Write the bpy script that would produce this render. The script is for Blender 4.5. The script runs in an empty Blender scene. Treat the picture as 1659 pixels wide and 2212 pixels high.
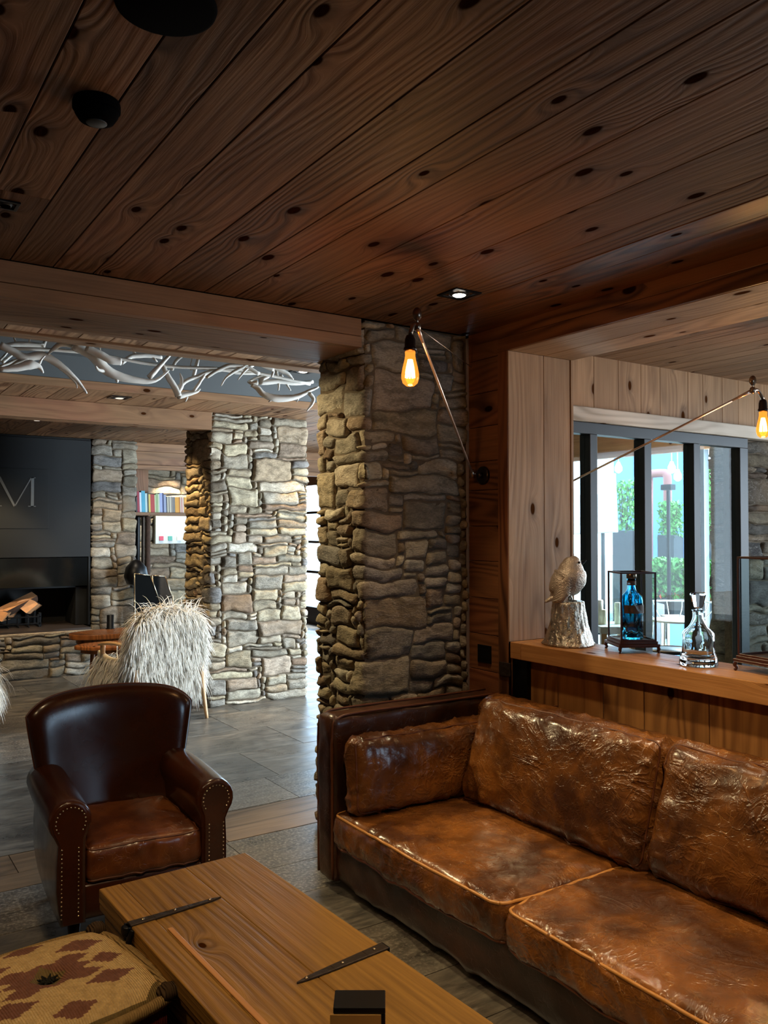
import bpy, math, random
from mathutils import Vector, Matrix, noise
R = random.Random(7)
PI = math.pi
COL = bpy.context.scene.collection
SC = bpy.context.scene

# ------------------------------------------------------------------ camera model
FPX = 1812.0
YAW = math.radians(33.7); PIT = math.atan(39 / 1812.0)
CZ = 1.5
cf = Vector((math.sin(YAW) * math.cos(PIT), math.cos(YAW) * math.cos(PIT), math.sin(PIT)))
cr = Vector((math.cos(YAW), -math.sin(YAW), 0)); cu = cr.cross(cf)
def ray(px, py): return cf * FPX + cr * (px - 829.5) - cu * (py - 1106)
def at_z(px, py, z): d = ray(px, py); return Vector((0, 0, CZ)) + d * ((z - CZ) / d.z)
def at_x(px, py, x): d = ray(px, py); return Vector((0, 0, CZ)) + d * (x / d.x)
def at_y(px, py, y): d = ray(px, py); return Vector((0, 0, CZ)) + d * (y / d.y)

cam = bpy.data.cameras.new('camera'); camo = bpy.data.objects.new('camera', cam); COL.objects.link(camo)
cam.sensor_fit = 'HORIZONTAL'; cam.sensor_width = 36; cam.lens = 36 * FPX / 1659
camo.location = (0, 0, CZ); camo.rotation_euler = (PI / 2 + PIT, 0, -YAW)
cam.clip_start = .05; cam.clip_end = 200
SC.camera = camo

# ------------------------------------------------------------------ materials
def lin(c):
    return tuple(((x / 255) / 12.92 if x / 255 <= .04045 else ((x / 255 + .055) / 1.055) ** 2.4) for x in c)
class NT:
    def __init__(s, name):
        s.m = bpy.data.materials.new(name); s.m.use_nodes = True
        s.t = s.m.node_tree; s.t.nodes.clear()
        s.out = s.t.nodes.new('ShaderNodeOutputMaterial')
    def n(s, typ, **k):
        nd = s.t.nodes.new(typ)
        for a, b in k.items(): setattr(nd, a, b)
        return nd
    def put(s, sock, v):
        if isinstance(v, bpy.types.NodeSocket): s.t.links.new(v, sock)
        elif v is not None:
            if hasattr(sock, 'default_value'):
                if sock.type == 'RGBA' and len(v) == 3: v = (*v, 1)
                sock.default_value = v
    def math(s, op, a, b=None, c=None, clamp=False):
        nd = s.n('ShaderNodeMath', operation=op, use_clamp=clamp)
        s.put(nd.inputs[0], a)
        if b is not None: s.put(nd.inputs[1], b)
        if c is not None: s.put(nd.inputs[2], c)
        return nd.outputs[0]
    def comb(s, x, y, z=0.0):
        nd = s.n('ShaderNodeCombineXYZ')
        for i, v in enumerate((x, y, z)): s.put(nd.inputs[i], v)
        return nd.outputs[0]
    def sep(s, v):
        nd = s.n('ShaderNodeSeparateXYZ'); s.put(nd.inputs[0], v); return nd.outputs
    def noise(s, vec, scale=1., detail=2., rough=.5, dist=0., dim='3D'):
        nd = s.n('ShaderNodeTexNoise', noise_dimensions=dim); s.put(nd.inputs['Vector'], vec)
        nd.inputs['Scale'].default_value = scale; nd.inputs['Detail'].default_value = detail
        nd.inputs['Roughness'].default_value = rough; nd.inputs['Distortion'].default_value = dist
        return nd.outputs['Fac'], nd.outputs['Color']
    def vor(s, vec, scale=1., feat='F1', dim='3D', rnd=1.):
        nd = s.n('ShaderNodeTexVoronoi', feature=feat, voronoi_dimensions=dim); s.put(nd.inputs['Vector'], vec)
        nd.inputs['Scale'].default_value = scale; nd.inputs['Randomness'].default_value = rnd
        return nd
    def mr(s, v, a, b, c=0., d=1., smooth=False):
        nd = s.n('ShaderNodeMapRange'); nd.interpolation_type = 'SMOOTHSTEP' if smooth else 'LINEAR'
        for i, x in enumerate((v, a, b, c, d)): s.put(nd.inputs[i], x)
        return nd.outputs[0]
    def mix(s, f, a, b, mode='MIX'):
        nd = s.n('ShaderNodeMix', data_type='RGBA', blend_type=mode)
        s.put(nd.inputs[0], f); s.put(nd.inputs[6], a); s.put(nd.inputs[7], b)
        return nd.outputs[2]
    def ramp(s, f, stops, interp='LINEAR'):
        nd = s.n('ShaderNodeValToRGB'); e = nd.color_ramp.elements; nd.color_ramp.interpolation = interp
        while len(e) < len(stops): e.new(.5)
        for el, (p, c) in zip(e, stops): el.position = p; el.color = (*c, 1)
        s.put(nd.inputs[0], f); return nd.outputs[0]
    def bump(s, h, strength=.3, dist=.01, prev=None):
        nd = s.n('ShaderNodeBump'); nd.inputs['Strength'].default_value = strength; nd.inputs['Distance'].default_value = dist
        s.put(nd.inputs['Height'], h)
        if prev is not None: s.put(nd.inputs['Normal'], prev)
        return nd.outputs[0]
    def obj(s): return s.n('ShaderNodeTexCoord').outputs['Object']
    def scale(s, v, sc):
        nd = s.n('ShaderNodeMapping'); s.put(nd.inputs[0], v); nd.inputs['Scale'].default_value = sc; return nd.outputs[0]
    def attr(s, name='rnd'):
        nd = s.n('ShaderNodeAttribute', attribute_name=name); return nd.outputs['Color']
    def bsdf(s, col=None, rough=.5, metal=0., normal=None, **k):
        nd = s.n('ShaderNodeBsdfPrincipled')
        s.put(nd.inputs['Base Color'], col); s.put(nd.inputs['Roughness'], rough); s.put(nd.inputs['Metallic'], metal)
        if normal is not None: s.put(nd.inputs['Normal'], normal)
        for a, b in k.items(): s.put(nd.inputs[a.replace('_', ' ')], b)
        s.t.links.new(nd.outputs[0], s.out.inputs[0]); return nd

def plain(name, c, rough=.5, metal=0., noise_amt=.15, nscale=20., bump=.0, **k):
    n = NT(name); o = n.obj(); f, _ = n.noise(o, nscale, 3)
    c = lin(c)
    col = n.mix(f, tuple(x * (1 - noise_amt) for x in c), tuple(min(1, x * (1 + noise_amt)) for x in c))
    nm = n.bump(f, bump, .01) if bump else None
    n.bsdf(col, rough, metal, nm, **k); return n.m

def wood(name, light, dark, knots=.5, rough=.5, bump=.25, ring=16., tint=.25, red=0., redc=(120, 55, 35), ku=2.2, kv=4.5, ringamt=.55, spec=.25, kmin=.035):
    n = NT(name); uv = n.n('ShaderNodeUVMap', uv_map='UVMap').outputs[0]
    s = n.sep(uv); a = n.sep(n.attr())
    u = n.math('MULTIPLY_ADD', a[0], 23.7, s[0]); v = n.math('MULTIPLY_ADD', a[1], 11.3, s[1])
    vo = n.vor(n.comb(n.math('MULTIPLY', u, ku), n.math('MULTIPLY', v, kv)), 1., dim='2D')
    d = vo.outputs['Distance']; vc = n.sep(vo.outputs['Color'])
    sel = n.math('GREATER_THAN', vc[0], 1 - knots)
    ks = n.math('MULTIPLY_ADD', vc[1], .05, kmin)
    kd = n.math('DIVIDE', d, ks)
    km = n.math('MULTIPLY', n.mr(kd, .75, 1.15, 1., 0., True), sel)
    halo = n.math('MULTIPLY', n.mr(kd, 1., 2.6, 1., 0., True), sel)
    q = n.math('DIVIDE', d, .17); bend = n.math('MULTIPLY', n.math('EXPONENT', n.math('MULTIPLY', n.math('MULTIPLY', q, q), -1.)), sel)
    v2 = n.math('MULTIPLY_ADD', bend, .05, v)
    n1, _ = n.noise(n.comb(n.math('MULTIPLY', u, .55), n.math('MULTIPLY', v, 3.5)), 1., 2., .5, dim='2D')
    ph = n.math('ADD', n.math('MULTIPLY', v2, ring), n.math('MULTIPLY', n1, 9.))
    rg = n.math('MULTIPLY_ADD', n.math('SINE', n.math('MULTIPLY', ph, 2 * PI)), .5, .5)
    rg = n.math('POWER', rg, 1.6)
    fine, _ = n.noise(n.comb(n.math('MULTIPLY', u, 2.5), n.math('MULTIPLY', v2, 110.)), 1., 3., .6, dim='2D')
    mid, _ = n.noise(n.comb(n.math('MULTIPLY', u, 1.6), n.math('MULTIPLY', v2, 24.)), 1., 3., .6, dim='2D')
    # ring contrast differs from zone to zone of the board
    zone, _ = n.noise(n.comb(n.math('MULTIPLY', u, .5), n.math('MULTIPLY', v, 2.2)), 1., 1., dim='2D')
    rz = n.math('MULTIPLY', rg, n.mr(zone, .35, .62, .15, 1.))
    g = n.math('ADD', n.math('MULTIPLY', rz, ringamt), n.math('ADD', n.math('MULTIPLY', fine, (1 - ringamt) * .75), n.math('MULTIPLY', mid, (1 - ringamt) * .75)))
    g = n.mr(g, .15, .95)
    col = n.mix(g, lin(light), lin(dark))
    bl, _ = n.noise(n.comb(n.math('MULTIPLY', u, 1.1), n.math('MULTIPLY', v, 3.)), 1., 3., .6, dim='2D')
    if red: col = n.mix(n.mr(bl, .5, .72, 0., red), col, lin(redc))
    br = n.math('MULTIPLY', n.mr(bl, .25, .8, .8, 1.18), n.math('MULTIPLY_ADD', a[2], 2 * tint, 1 - tint))
    col = n.mix(1., col, n.comb(br, br, br), 'MULTIPLY')
    col = n.mix(n.math('MULTIPLY', halo, .45), col, tuple(x * .5 for x in lin(dark)))
    col = n.mix(km, col, tuple(x * k for x, k in zip(lin(dark), (.26, .16, .10))))
    nm = n.bump(n.math('ADD', g, n.math('MULTIPLY', km, .15)), bump, -.004)
    n.bsdf(col, n.math('MULTIPLY_ADD', fine, .25, rough - .12), 0., nm, Specular_IOR_Level=n.math('MULTIPLY_ADD', km, -spec, spec))
    return n.m

def stone(name, stops, rough=.85, val=1., nb=.9):
    n = NT(name); o = n.obj(); a = n.sep(n.attr())
    off = n.n('ShaderNodeVectorMath', operation='ADD'); n.put(off.inputs[0], o); n.put(off.inputs[1], n.comb(n.math('MULTIPLY', a[0], 31.), n.math('MULTIPLY', a[1], 17.), 0.))
    p = off.outputs[0]
    base = n.ramp(a[0], stops)
    f1, _ = n.noise(n.scale(p, (1, 1, 2.4)), 9., 5., .65, .4)
    f2, _ = n.noise(n.scale(p, (1, 1, 3.)), 60., 4., .7)
    f3, _ = n.noise(p, 3., 2.)
    b = n.math('MULTIPLY', n.mr(f1, .3, .7, .5, 1.45), n.mr(f2, .3, .7, .62, 1.35))
    b = n.math('MULTIPLY', b, n.math('MULTIPLY_ADD', a[1], .55 * val, .72 * val))
    col = n.mix(1., base, n.comb(b, b, b), 'MULTIPLY')
    col = n.mix(n.mr(f3, .52, .75, 0., .5), col, n.mix(.5, base, lin((150, 120, 80)), 'MIX'))
    # pale quartz flecks and veins
    vein = n.mr(n.math('ABSOLUTE', n.math('SUBTRACT', f1, .5)), 0., .012, .35, 0.)
    col = n.mix(n.math('MULTIPLY', vein, n.math('GREATER_THAN', a[2], .55)), col, lin((205, 200, 190)))
    h = n.math('ADD', n.math('MULTIPLY', f1, 1.), n.math('MULTIPLY', f2, .45))
    n.bsdf(col, rough, 0., n.bump(h, nb, .016), Specular_IOR_Level=.25); return n.m

def leather(name, c1, c2, c3, rough=.33, wear=.6, sc=1., bump=.35, coat=.25, crease=0.):
    n = NT(name); o = n.obj()
    f1, c = n.noise(o, 3.2 * sc, 4., .6, .3); f2, _ = n.noise(o, 14 * sc, 4., .6)
    f3, _ = n.noise(o, 260 * sc, 2.)
    # crackle: distorted voronoi edges at two scales
    dv = n.n('ShaderNodeVectorMath', operation='MULTIPLY_ADD'); n.put(dv.inputs[0], c); dv.inputs[1].default_value = (.25, .25, .25); n.put(dv.inputs[2], o)
    e1 = n.vor(dv.outputs[0], 8 * sc, 'DISTANCE_TO_EDGE').outputs[0]
    _, c2n = n.noise(o, 9 * sc, 3.)
    dv2 = n.n('ShaderNodeVectorMath', operation='MULTIPLY_ADD'); n.put(dv2.inputs[0], c2n); dv2.inputs[1].default_value = (.12, .12, .12); n.put(dv2.inputs[2], o)
    e2 = n.vor(n.scale(dv2.outputs[0], (1.6, .8, 1.)), 27 * sc, 'DISTANCE_TO_EDGE').outputs[0]
    brk, _ = n.noise(o, 21 * sc, 3.); bk = n.mr(brk, .42, .62, 0., 1.)
    s1 = n.math('MULTIPLY', n.mr(e1, 0., .016, 1., 0.), bk); s2 = n.math('MULTIPLY', n.mr(e2, 0., .03, 1., 0.), bk)
    col = n.mix(n.mr(f1, .35, .65, 0., 1., True), lin(c1), lin(c2))
    col = n.mix(n.mr(f2, .3, .72, 0., .55), col, lin(c1))
    scr = n.math('MULTIPLY', n.math('MAXIMUM', n.math('MULTIPLY', s1, .7), n.math('MULTIPLY', s2, .8)), n.mr(f1, .42, .6, .1, wear))
    col = n.mix(scr, col, lin(c3))
    h = n.math('ADD', n.math('MULTIPLY', n.math('MAXIMUM', s1, s2), -.5), n.math('MULTIPLY', f2, .9))
    nm = None
    if crease:
        cn, _ = n.noise(n.scale(o, (1., .55, 1.)), 7., 3., .55, 1.6); cr1 = n.math('POWER', n.mr(n.math('ABSOLUTE', n.math('SUBTRACT', cn, .5)), 0., .10, 1., 0.), 2.)
        cn2, _ = n.noise(n.scale(o, (.5, 1., 1.)), 15., 3., .6, 1.2); cr2 = n.math('POWER', n.mr(n.math('ABSOLUTE', n.math('SUBTRACT', cn2, .5)), 0., .09, 1., 0.), 2.)
        msk, _ = n.noise(o, 4.5, 2.); nm = n.bump(n.math('MULTIPLY', n.math('ADD', cr1, n.math('MULTIPLY', cr2, .6)), n.mr(msk, .4, .62, .1, 1.)), crease * .75, .010)
    nm = n.bump(h, bump, .006, nm); nm = n.bump(f3, bump * .35, .0015, nm)
    n.bsdf(col, n.math('ADD', n.math('MULTIPLY', f2, .22), rough - .1), 0., nm, Coat_Weight=coat, Coat_Roughness=.2); return n.m

def glass(name, c=(255, 255, 255), rough=0., ior=1.45):
    n = NT(name); n.bsdf(lin(c), rough, 0., None, Transmission_Weight=1., IOR=ior); return n.m
def pane(name, c=(235, 245, 245), refl=.9):
    n = NT(name); lw = n.n('ShaderNodeLayerWeight'); lw.inputs[0].default_value = .5; fo = n.math('MULTIPLY_ADD', n.math('POWER', lw.outputs['Facing'], 5.), .96, .04)
    t = n.n('ShaderNodeBsdfTransparent'); n.put(t.inputs[0], lin(c)); g = n.n('ShaderNodeBsdfGlossy'); g.inputs['Roughness'].default_value = .01
    mx = n.n('ShaderNodeMixShader'); n.put(mx.inputs[0], n.math('MULTIPLY', fo, refl)); n.t.links.new(t.outputs[0], mx.inputs[1]); n.t.links.new(g.outputs[0], mx.inputs[2])
    n.t.links.new(mx.outputs[0], n.out.inputs[0]); return n.m
def emit(name, c, s):
    n = NT(name); e = n.n('ShaderNodeEmission'); n.put(e.inputs[0], lin(c)); e.inputs[1].default_value = s
    n.t.links.new(e.outputs[0], n.out.inputs[0]); return n.m

M = {}
M['ceil'] = wood('dark_ceiling_pine', (142, 106, 76), (72, 49, 35), knots=.75, rough=.6, spec=.15, red=.3, redc=(118, 66, 46), tint=.27, bump=.5, ringamt=.42, ring=34, ku=2.4, kmin=.05)
M['ceil2'] = wood('hall_ceiling_pine', (168, 130, 96), (84, 54, 34), knots=.4, red=.4, redc=(110, 58, 38), tint=.3)
M['beam'] = wood('beam_pine', (158, 120, 86), (112, 80, 56), knots=.55, red=.3, redc=(150, 90, 70), tint=.1, ring=18, ringamt=.35)
M['wallwood'] = wood('wall_pine', (134, 88, 54), (68, 40, 22), knots=.5, rough=.42, red=.3, tint=.18)
M['niche'] = wood('pale_larch', (186, 150, 112), (136, 104, 74), knots=.75, rough=.6, tint=.1, bump=.25, ringamt=.35)
M['nicheceil'] = wood('niche_ceiling_larch', (160, 130, 100), (100, 76, 56), knots=.5, rough=.6, tint=.25, bump=.3, ringamt=.4)
M['white_beam'] = wood('bleached_beam', (214, 204, 188), (160, 146, 126), knots=.3, rough=.6, tint=.05, ring=9, ringamt=.7)
M['ledge'] = wood('ledge_pine', (206, 150, 92), (150, 96, 50), knots=.45, rough=.4, tint=.08, ring=12, ringamt=.4)
M['panelwood'] = wood('panel_pine', (170, 118, 66), (104, 64, 32), knots=.4, rough=.5, tint=.15, ring=12, kv=3.4)
M['trunk'] = wood('old_trunk_pine', (172, 128, 62), (108, 76, 36), knots=.14, rough=.42, tint=.08, ring=44, bump=.5, ringamt=.26, ku=3., kv=5.)
M['table'] = wood('walnut_slab', (150, 92, 48), (74, 38, 18), knots=.3, rough=.3, tint=.1)
M['lightwood'] = plain('pale_ash', (205, 165, 120), .45, nscale=30)
M['log'] = plain('split_log', (222, 160, 108), .8, noise_amt=.25, nscale=18, bump=.4)
M['bark'] = plain('bark', (70, 48, 34), .9, noise_amt=.4, nscale=25, bump=.8)
ST = [(0., lin((112, 105, 94))), (.15, lin((146, 134, 110))), (.3, lin((126, 121, 112))), (.45, lin((156, 146, 122))), (.58, lin((100, 99, 98))), (.68, lin((136, 120, 98))), (.8, lin((160, 154, 140))), (.92, lin((122, 102, 84))), (1., lin((132, 126, 112)))]
M['stone'] = stone('rubble_stone', ST)
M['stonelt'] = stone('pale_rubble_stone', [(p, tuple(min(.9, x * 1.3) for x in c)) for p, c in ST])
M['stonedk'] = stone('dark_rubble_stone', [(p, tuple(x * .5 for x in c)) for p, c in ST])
M['mortar'] = plain('mortar', (88, 76, 60), .95, noise_amt=.35, nscale=40, bump=.6)
M['leather'] = leather('tan_cracked_leather', (64, 34, 13), (142, 87, 37), (198, 142, 76), rough=.27, wear=.6, coat=.45, crease=.5)
M['leather_dk'] = leather('sofa_frame_leather', (36, 17, 8), (72, 38, 17), (120, 76, 40), wear=.35)
M['club'] = leather('club_chair_leather', (50, 22, 9), (68, 31, 12), (90, 46, 22), rough=.21, wear=.0, bump=.03, coat=.3)
M['clubseat'] = leather('club_seat_leather', (76, 36, 14), (128, 72, 32), (176, 120, 70), rough=.3, wear=.5)
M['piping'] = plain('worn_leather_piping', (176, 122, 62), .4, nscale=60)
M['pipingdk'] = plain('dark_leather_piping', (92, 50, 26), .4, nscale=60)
M['blackmetal'] = plain('black_metal', (16, 17, 19), .35, .6, nscale=30)
M['frame'] = plain('anthracite_frame', (9, 16, 23), .5, .0, nscale=10)
M['blackpl'] = plain('black_plastic', (6, 6, 7), .4, nscale=30, Specular_IOR_Level=.25)
M['matte'] = plain('matte_black_grille', (5, 5, 6), .9, nscale=30, Specular_IOR_Level=.03)
M['greypl'] = plain('grey_plastic', (46, 48, 48), .4, nscale=30)
M['brass'] = plain('aged_steel', (150, 130, 112), .28, 1., nscale=30)
M['copper'] = plain('copper_rod', (176, 112, 78), .3, 1., nscale=30)
M['bronze'] = plain('dark_bronze', (52, 40, 34), .35, .8, nscale=30)
M['nail'] = plain('nailhead_metal', (200, 180, 150), .25, 1., nscale=30)
M['iron'] = plain('forged_iron', (66, 56, 48), .5, .7, noise_amt=.35, nscale=40, bump=.4)
n = NT('long_wool_fur'); df = n.n('ShaderNodeBsdfDiffuse'); n.put(df.inputs[0], lin((252, 248, 240))); tl = n.n('ShaderNodeBsdfTranslucent'); n.put(tl.inputs[0], lin((252, 246, 236)))
mx = n.n('ShaderNodeMixShader'); mx.inputs[0].default_value = .45; n.t.links.new(df.outputs[0], mx.inputs[1]); n.t.links.new(tl.outputs[0], mx.inputs[2]); n.t.links.new(mx.outputs[0], n.out.inputs[0]); M['fur'] = n.m
M['furskin'] = plain('fur_backing', (244, 236, 220), .9, noise_amt=.1, nscale=15, bump=.5)
M['antler'] = plain('antler', (234, 228, 218), .5, noise_amt=.2, nscale=10, bump=.25)
M['antlerwarm'] = plain('antler_cut_face', (120, 96, 76), .8, noise_amt=.3, nscale=60)
M['recess'] = plain('grey_recess_paint', (84, 86, 86), .6, noise_amt=.06, nscale=2)
M['silver'] = None
n = NT('champagne_silver'); o = n.obj(); f, _ = n.noise(o, 55, 4, .7); f2, _ = n.noise(n.scale(o, (1, 1, .35)), 28, 4, .7)
n.bsdf(n.mix(f2, lin((150, 138, 122)), lin((226, 220, 208))), n.mr(f, .3, .7, .2, .38), .95, n.bump(n.math('ADD', f2, n.math('MULTIPLY', f, .5)), 1., .012)); M['silver'] = n.m
n = NT('silver_feathers'); o = n.obj(); f, _ = n.noise(n.scale(o, (1, 1, 1.5)), 120, 3, .6)
n.bsdf(n.mix(f, lin((150, 134, 116)), lin((222, 210, 194))), .4, .65, n.bump(f, .8, .006)); M['feather'] = n.m
M['gin'] = glass('blue_glass', (60, 190, 226)); M['clear'] = glass('clear_crystal', (245, 250, 250))
M['pane'] = pane('window_pane', refl=.3); M['casepane'] = pane('case_glass', (245, 250, 250), .7)
M['mahog'] = plain('mahogany', (70, 34, 26), .35, nscale=20)
M['label'] = plain('brown_label', (112, 74, 60), .6); M['labelw'] = plain('pale_label', (190, 184, 176), .6)
M['white'] = plain('white_paint', (226, 228, 226), .6); M['whitepanel'] = plain('grey_white_panel', (206, 214, 212), .6); M['screen'] = emit('lit_white_screen', (200, 226, 226), .55)
M['cream'] = plain('cream_wax', (232, 228, 196), .5)
M['steelblk'] = None
n = NT('blackened_steel_panel'); o = n.obj(); f, _ = n.noise(n.scale(o, (1, 1, 1.6)), 1.6, 4, .55); 
n.bsdf(n.mix(f, lin((14, 15, 17)), lin((34, 36, 37))), n.mr(f, .3, .7, .5, .7), .0, None, Specular_IOR_Level=.2); M['steelblk'] = n.m
M['darkglass'] = plain('smoked_glass', (12, 14, 15), .08, 0., Specular_IOR_Level=.7)
M['logo'] = plain('etched_letter', (96, 98, 98), .6, .3)
M['soot'] = plain('soot', (9, 8, 8), .9)
M['wood_reflection'] = plain('painted_wood_reflection', (168, 128, 70), .3, .3, noise_amt=.05)  # tan colour stands in for wood mirrored in the polished front
def tag(o, label=None, cat=None, group=None, kind=None):
    if label: o['label'] = label
    if cat: o['category'] = cat
    if group: o['group'] = group
    if kind: o['kind'] = kind
    return o
# ------------------------------------------------------------------ mesh builder
class MB:
    def __init__(s): s.v = []; s.f = []; s.mi = []; s.r = []; s.uv = []; s.anyuv = False; s.sm = []
    def add(s, vs, fs, mi=0, rnd=None, uvs=None, smooth=False):
        b = len(s.v); s.v += [tuple(p) for p in vs]
        if rnd is None: rnd = (R.random(), R.random(), R.random())
        for i, f in enumerate(fs):
            s.f.append([b + j for j in f]); s.mi.append(mi); s.r.append(rnd if not isinstance(rnd, list) else rnd[i]); s.sm.append(smooth)
            s.uv.append(uvs[i] if uvs else [(0, 0)] * len(f))
    def box(s, a, b, L=None, mi=0, rnd=None, mat=None, smooth=False):
        x0, y0, z0 = [min(a[i], b[i]) for i in range(3)]; x1, y1, z1 = [max(a[i], b[i]) for i in range(3)]
        vs = [(x0, y0, z0), (x1, y0, z0), (x1, y1, z0), (x0, y1, z0), (x0, y0, z1), (x1, y0, z1), (x1, y1, z1), (x0, y1, z1)]
        fs = [(0, 3, 2, 1), (4, 5, 6, 7), (0, 1, 5, 4), (1, 2, 6, 5), (2, 3, 7, 6), (3, 0, 4, 7)]
        ax = [2, 2, 1, 0, 1, 0]
        if L is None: L = max(range(3), key=lambda i: (x1 - x0, y1 - y0, z1 - z0)[i])
        uvs = []
        for f, n_ in zip(fs, ax):
            o_ = [i for i in range(3) if i != n_]
            if L in o_: u, w = L, [i for i in o_ if i != L][0]
            else: u, w = o_
            if L in o_: uvs.append([(vs[k][u], vs[k][w]) for k in f])
            else: uvs.append([(vs[k][u] * .2, vs[k][w]) for k in f])
        if mat is not None: vs = [mat @ Vector(p) for p in vs]
        s.add(vs, fs, mi, rnd, uvs, smooth)
    def tube(s, pts, rad, n=10, mi=0, caps=True, sub=4, rnd=None, flat=1.0, up=None):
        pts = [Vector(p) for p in pts]
        if not isinstance(rad, (list, tuple)): rad = [rad] * len(pts)
        if sub > 1 and len(pts) > 2:
            P = []; Q = []
            for i in range(len(pts) - 1):
                p0 = pts[max(i - 1, 0)]; p1 = pts[i]; p2 = pts[i + 1]; p3 = pts[min(i + 2, len(pts) - 1)]
                for k in range(sub):
                    t = k / sub
                    P.append(.5 * ((2 * p1) + (p2 - p0) * t + (2 * p0 - 5 * p1 + 4 * p2 - p3) * t * t + (3 * p1 - p0 - 3 * p2 + p3) * t ** 3)); Q.append(rad[i] * (1 - t) + rad[i + 1] * t)
            P.append(pts[-1]); Q.append(rad[-1]); pts, rad = P, Q
        vs = []; fs = []; prev = None
        for i, p in enumerate(pts):
            t = (pts[min(i + 1, len(pts) - 1)] - pts[max(i - 1, 0)])
            t = t.normalized() if t.length > 1e-9 else Vector((0, 0, 1))
            if prev is None:
                a = Vector(up) if up else (Vector((0, 0, 1)) if abs(t.z) < .9 else Vector((1, 0, 0)))
            else: a = prev
            a = (a - t * a.dot(t)); a = a.normalized() if a.length > 1e-6 else t.orthogonal().normalized()
            prev = a; b = t.cross(a)
            for k in range(n):
                an = 2 * PI * k / n; vs.append(p + (a * math.sin(an) * flat + b * math.cos(an)) * rad[i])
        m = len(pts)
        for i in range(m - 1):
            for k in range(n): fs.append((i * n + k, i * n + (k + 1) % n, (i + 1) * n + (k + 1) % n, (i + 1) * n + k))
        if caps: fs.append(tuple(range(n))[::-1]); fs.append(tuple((m - 1) * n + k for k in range(n)))
        s.add(vs, fs, mi, rnd, None, True)
    def lathe(s, prof, c=(0, 0, 0), n=24, mi=0, rnd=None, smooth=True, caps=True, wob=None):
        vs = []; fs = []; m = len(prof)
        for i, (r, z) in enumerate(prof):
            for k in range(n):
                an = 2 * PI * k / n; q = r * (wob(an, z) if wob else 1)
                vs.append((c[0] + q * math.cos(an), c[1] + q * math.sin(an), c[2] + z))
        for i in range(m - 1):
            for k in range(n): fs.append((i * n + k, i * n + (k + 1) % n, (i + 1) * n + (k + 1) % n, (i + 1) * n + k))
        if caps: fs.append(tuple(range(n))[::-1]); fs.append(tuple((m - 1) * n + k for k in range(n)))
        s.add(vs, fs, mi, rnd, None, smooth)
    def prism(s, poly, axis, a, b, mi=0, rnd=None, smooth=False):
        # poly in the two other axes (x,z) for axis 1, (y,z) for axis 0, (x,y) for axis 2
        def mk(p, d):
            return {0: (d, p[0], p[1]), 1: (p[0], d, p[1]), 2: (p[0], p[1], d)}[axis]
        n = len(poly); vs = [mk(p, a) for p in poly] + [mk(p, b) for p in poly]
        fs = [(i, (i + 1) % n, n + (i + 1) % n, n + i) for i in range(n)] + [tuple(range(n))[::-1], tuple(range(n, 2 * n))]
        uvs = [[(vs[k][2] + vs[k][1], vs[k][0]) for k in f] for f in fs]
        s.add(vs, fs, mi, rnd, uvs, smooth)
    def grid(s, fn, nu, nv, mi=0, rnd=None, closeu=False, smooth=True, colfn=None):
        vs = [fn(i / (nu if closeu else nu - 1), j / (nv - 1)) for j in range(nv) for i in range(nu)]
        fs = []; cols = []
        for j in range(nv - 1):
            for i in range(nu if closeu else nu - 1):
                i2 = (i + 1) % nu
                fs.append((j * nu + i, j * nu + i2, (j + 1) * nu + i2, (j + 1) * nu + i))
                if colfn: cols.append(colfn((i + .5) / (nu - 1), (j + .5) / (nv - 1)))
        s.add(vs, fs, mi, cols if colfn else rnd, None, smooth)
    def build(s, name, mats, parent=None, bevel=0., seg=2, sub=0, mat=None, wn=False):
        me = bpy.data.meshes.new(name)
        me.from_pydata(s.v, [], s.f); me.update()
        if not isinstance(mats, (list, tuple)): mats = [mats]
        for m in mats: me.materials.append(m)
        me.polygons.foreach_set('material_index', s.mi)
        me.polygons.foreach_set('use_smooth', s.sm)
        uvl = me.uv_layers.new(name='UVMap'); flat = []
        for u in s.uv:
            for p in u: flat += [p[0], p[1]]
        uvl.data.foreach_set('uv', flat)
        at = me.color_attributes.new('rnd', 'FLOAT_COLOR', 'CORNER'); fl = []
        for f, r in zip(s.f, s.r): fl += [r[0], r[1], r[2], 1.] * len(f)
        at.data.foreach_set('color', fl)
        o = bpy.data.objects.new(name, me); COL.objects.link(o)
        if parent: o.parent = parent
        if mat is not None: o.matrix_local = mat
        if bevel:
            b = o.modifiers.new('bevel', 'BEVEL'); b.width = bevel; b.segments = seg; b.limit_method = 'ANGLE'; b.angle_limit = math.radians(40)
        if sub:
            b = o.modifiers.new('sub', 'SUBSURF'); b.levels = sub; b.render_levels = sub
        return o
def empty(name, loc=(0, 0, 0), rz=0., label=None, cat=None, group=None, kind=None):
    o = bpy.data.objects.new(name, None); COL.objects.link(o); o.location = loc; o.rotation_euler = (0, 0, rz); o.empty_display_size = .1
    return tag(o, label, cat, group, kind)
def dup(o, parent=None, loc=None, rz=None):
    c = o.copy(); COL.objects.link(c)
    if parent: c.parent = parent
    if loc is not None: c.location = loc
    if rz is not None: c.rotation_euler = (0, 0, rz)
    for ch in list(o.children): dup(ch, c)
    return c
def rounded(p, size, r):
    """rounded-box surface: p on cube [-1,1]^3 -> point, normal"""
    h = Vector((size[0] / 2, size[1] / 2, size[2] / 2))
    q = Vector((p[0] * h.x, p[1] * h.y, p[2] * h.z)); rr = min(r, h.x, h.y, h.z)
    inner = Vector([max(-h[i] + rr, min(h[i] - rr, q[i])) for i in range(3)])
    d = q - inner
    nrm = d.normalized() if d.length > 1e-9 else Vector((0, 0, 1))
    return inner + nrm * rr, nrm
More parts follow.
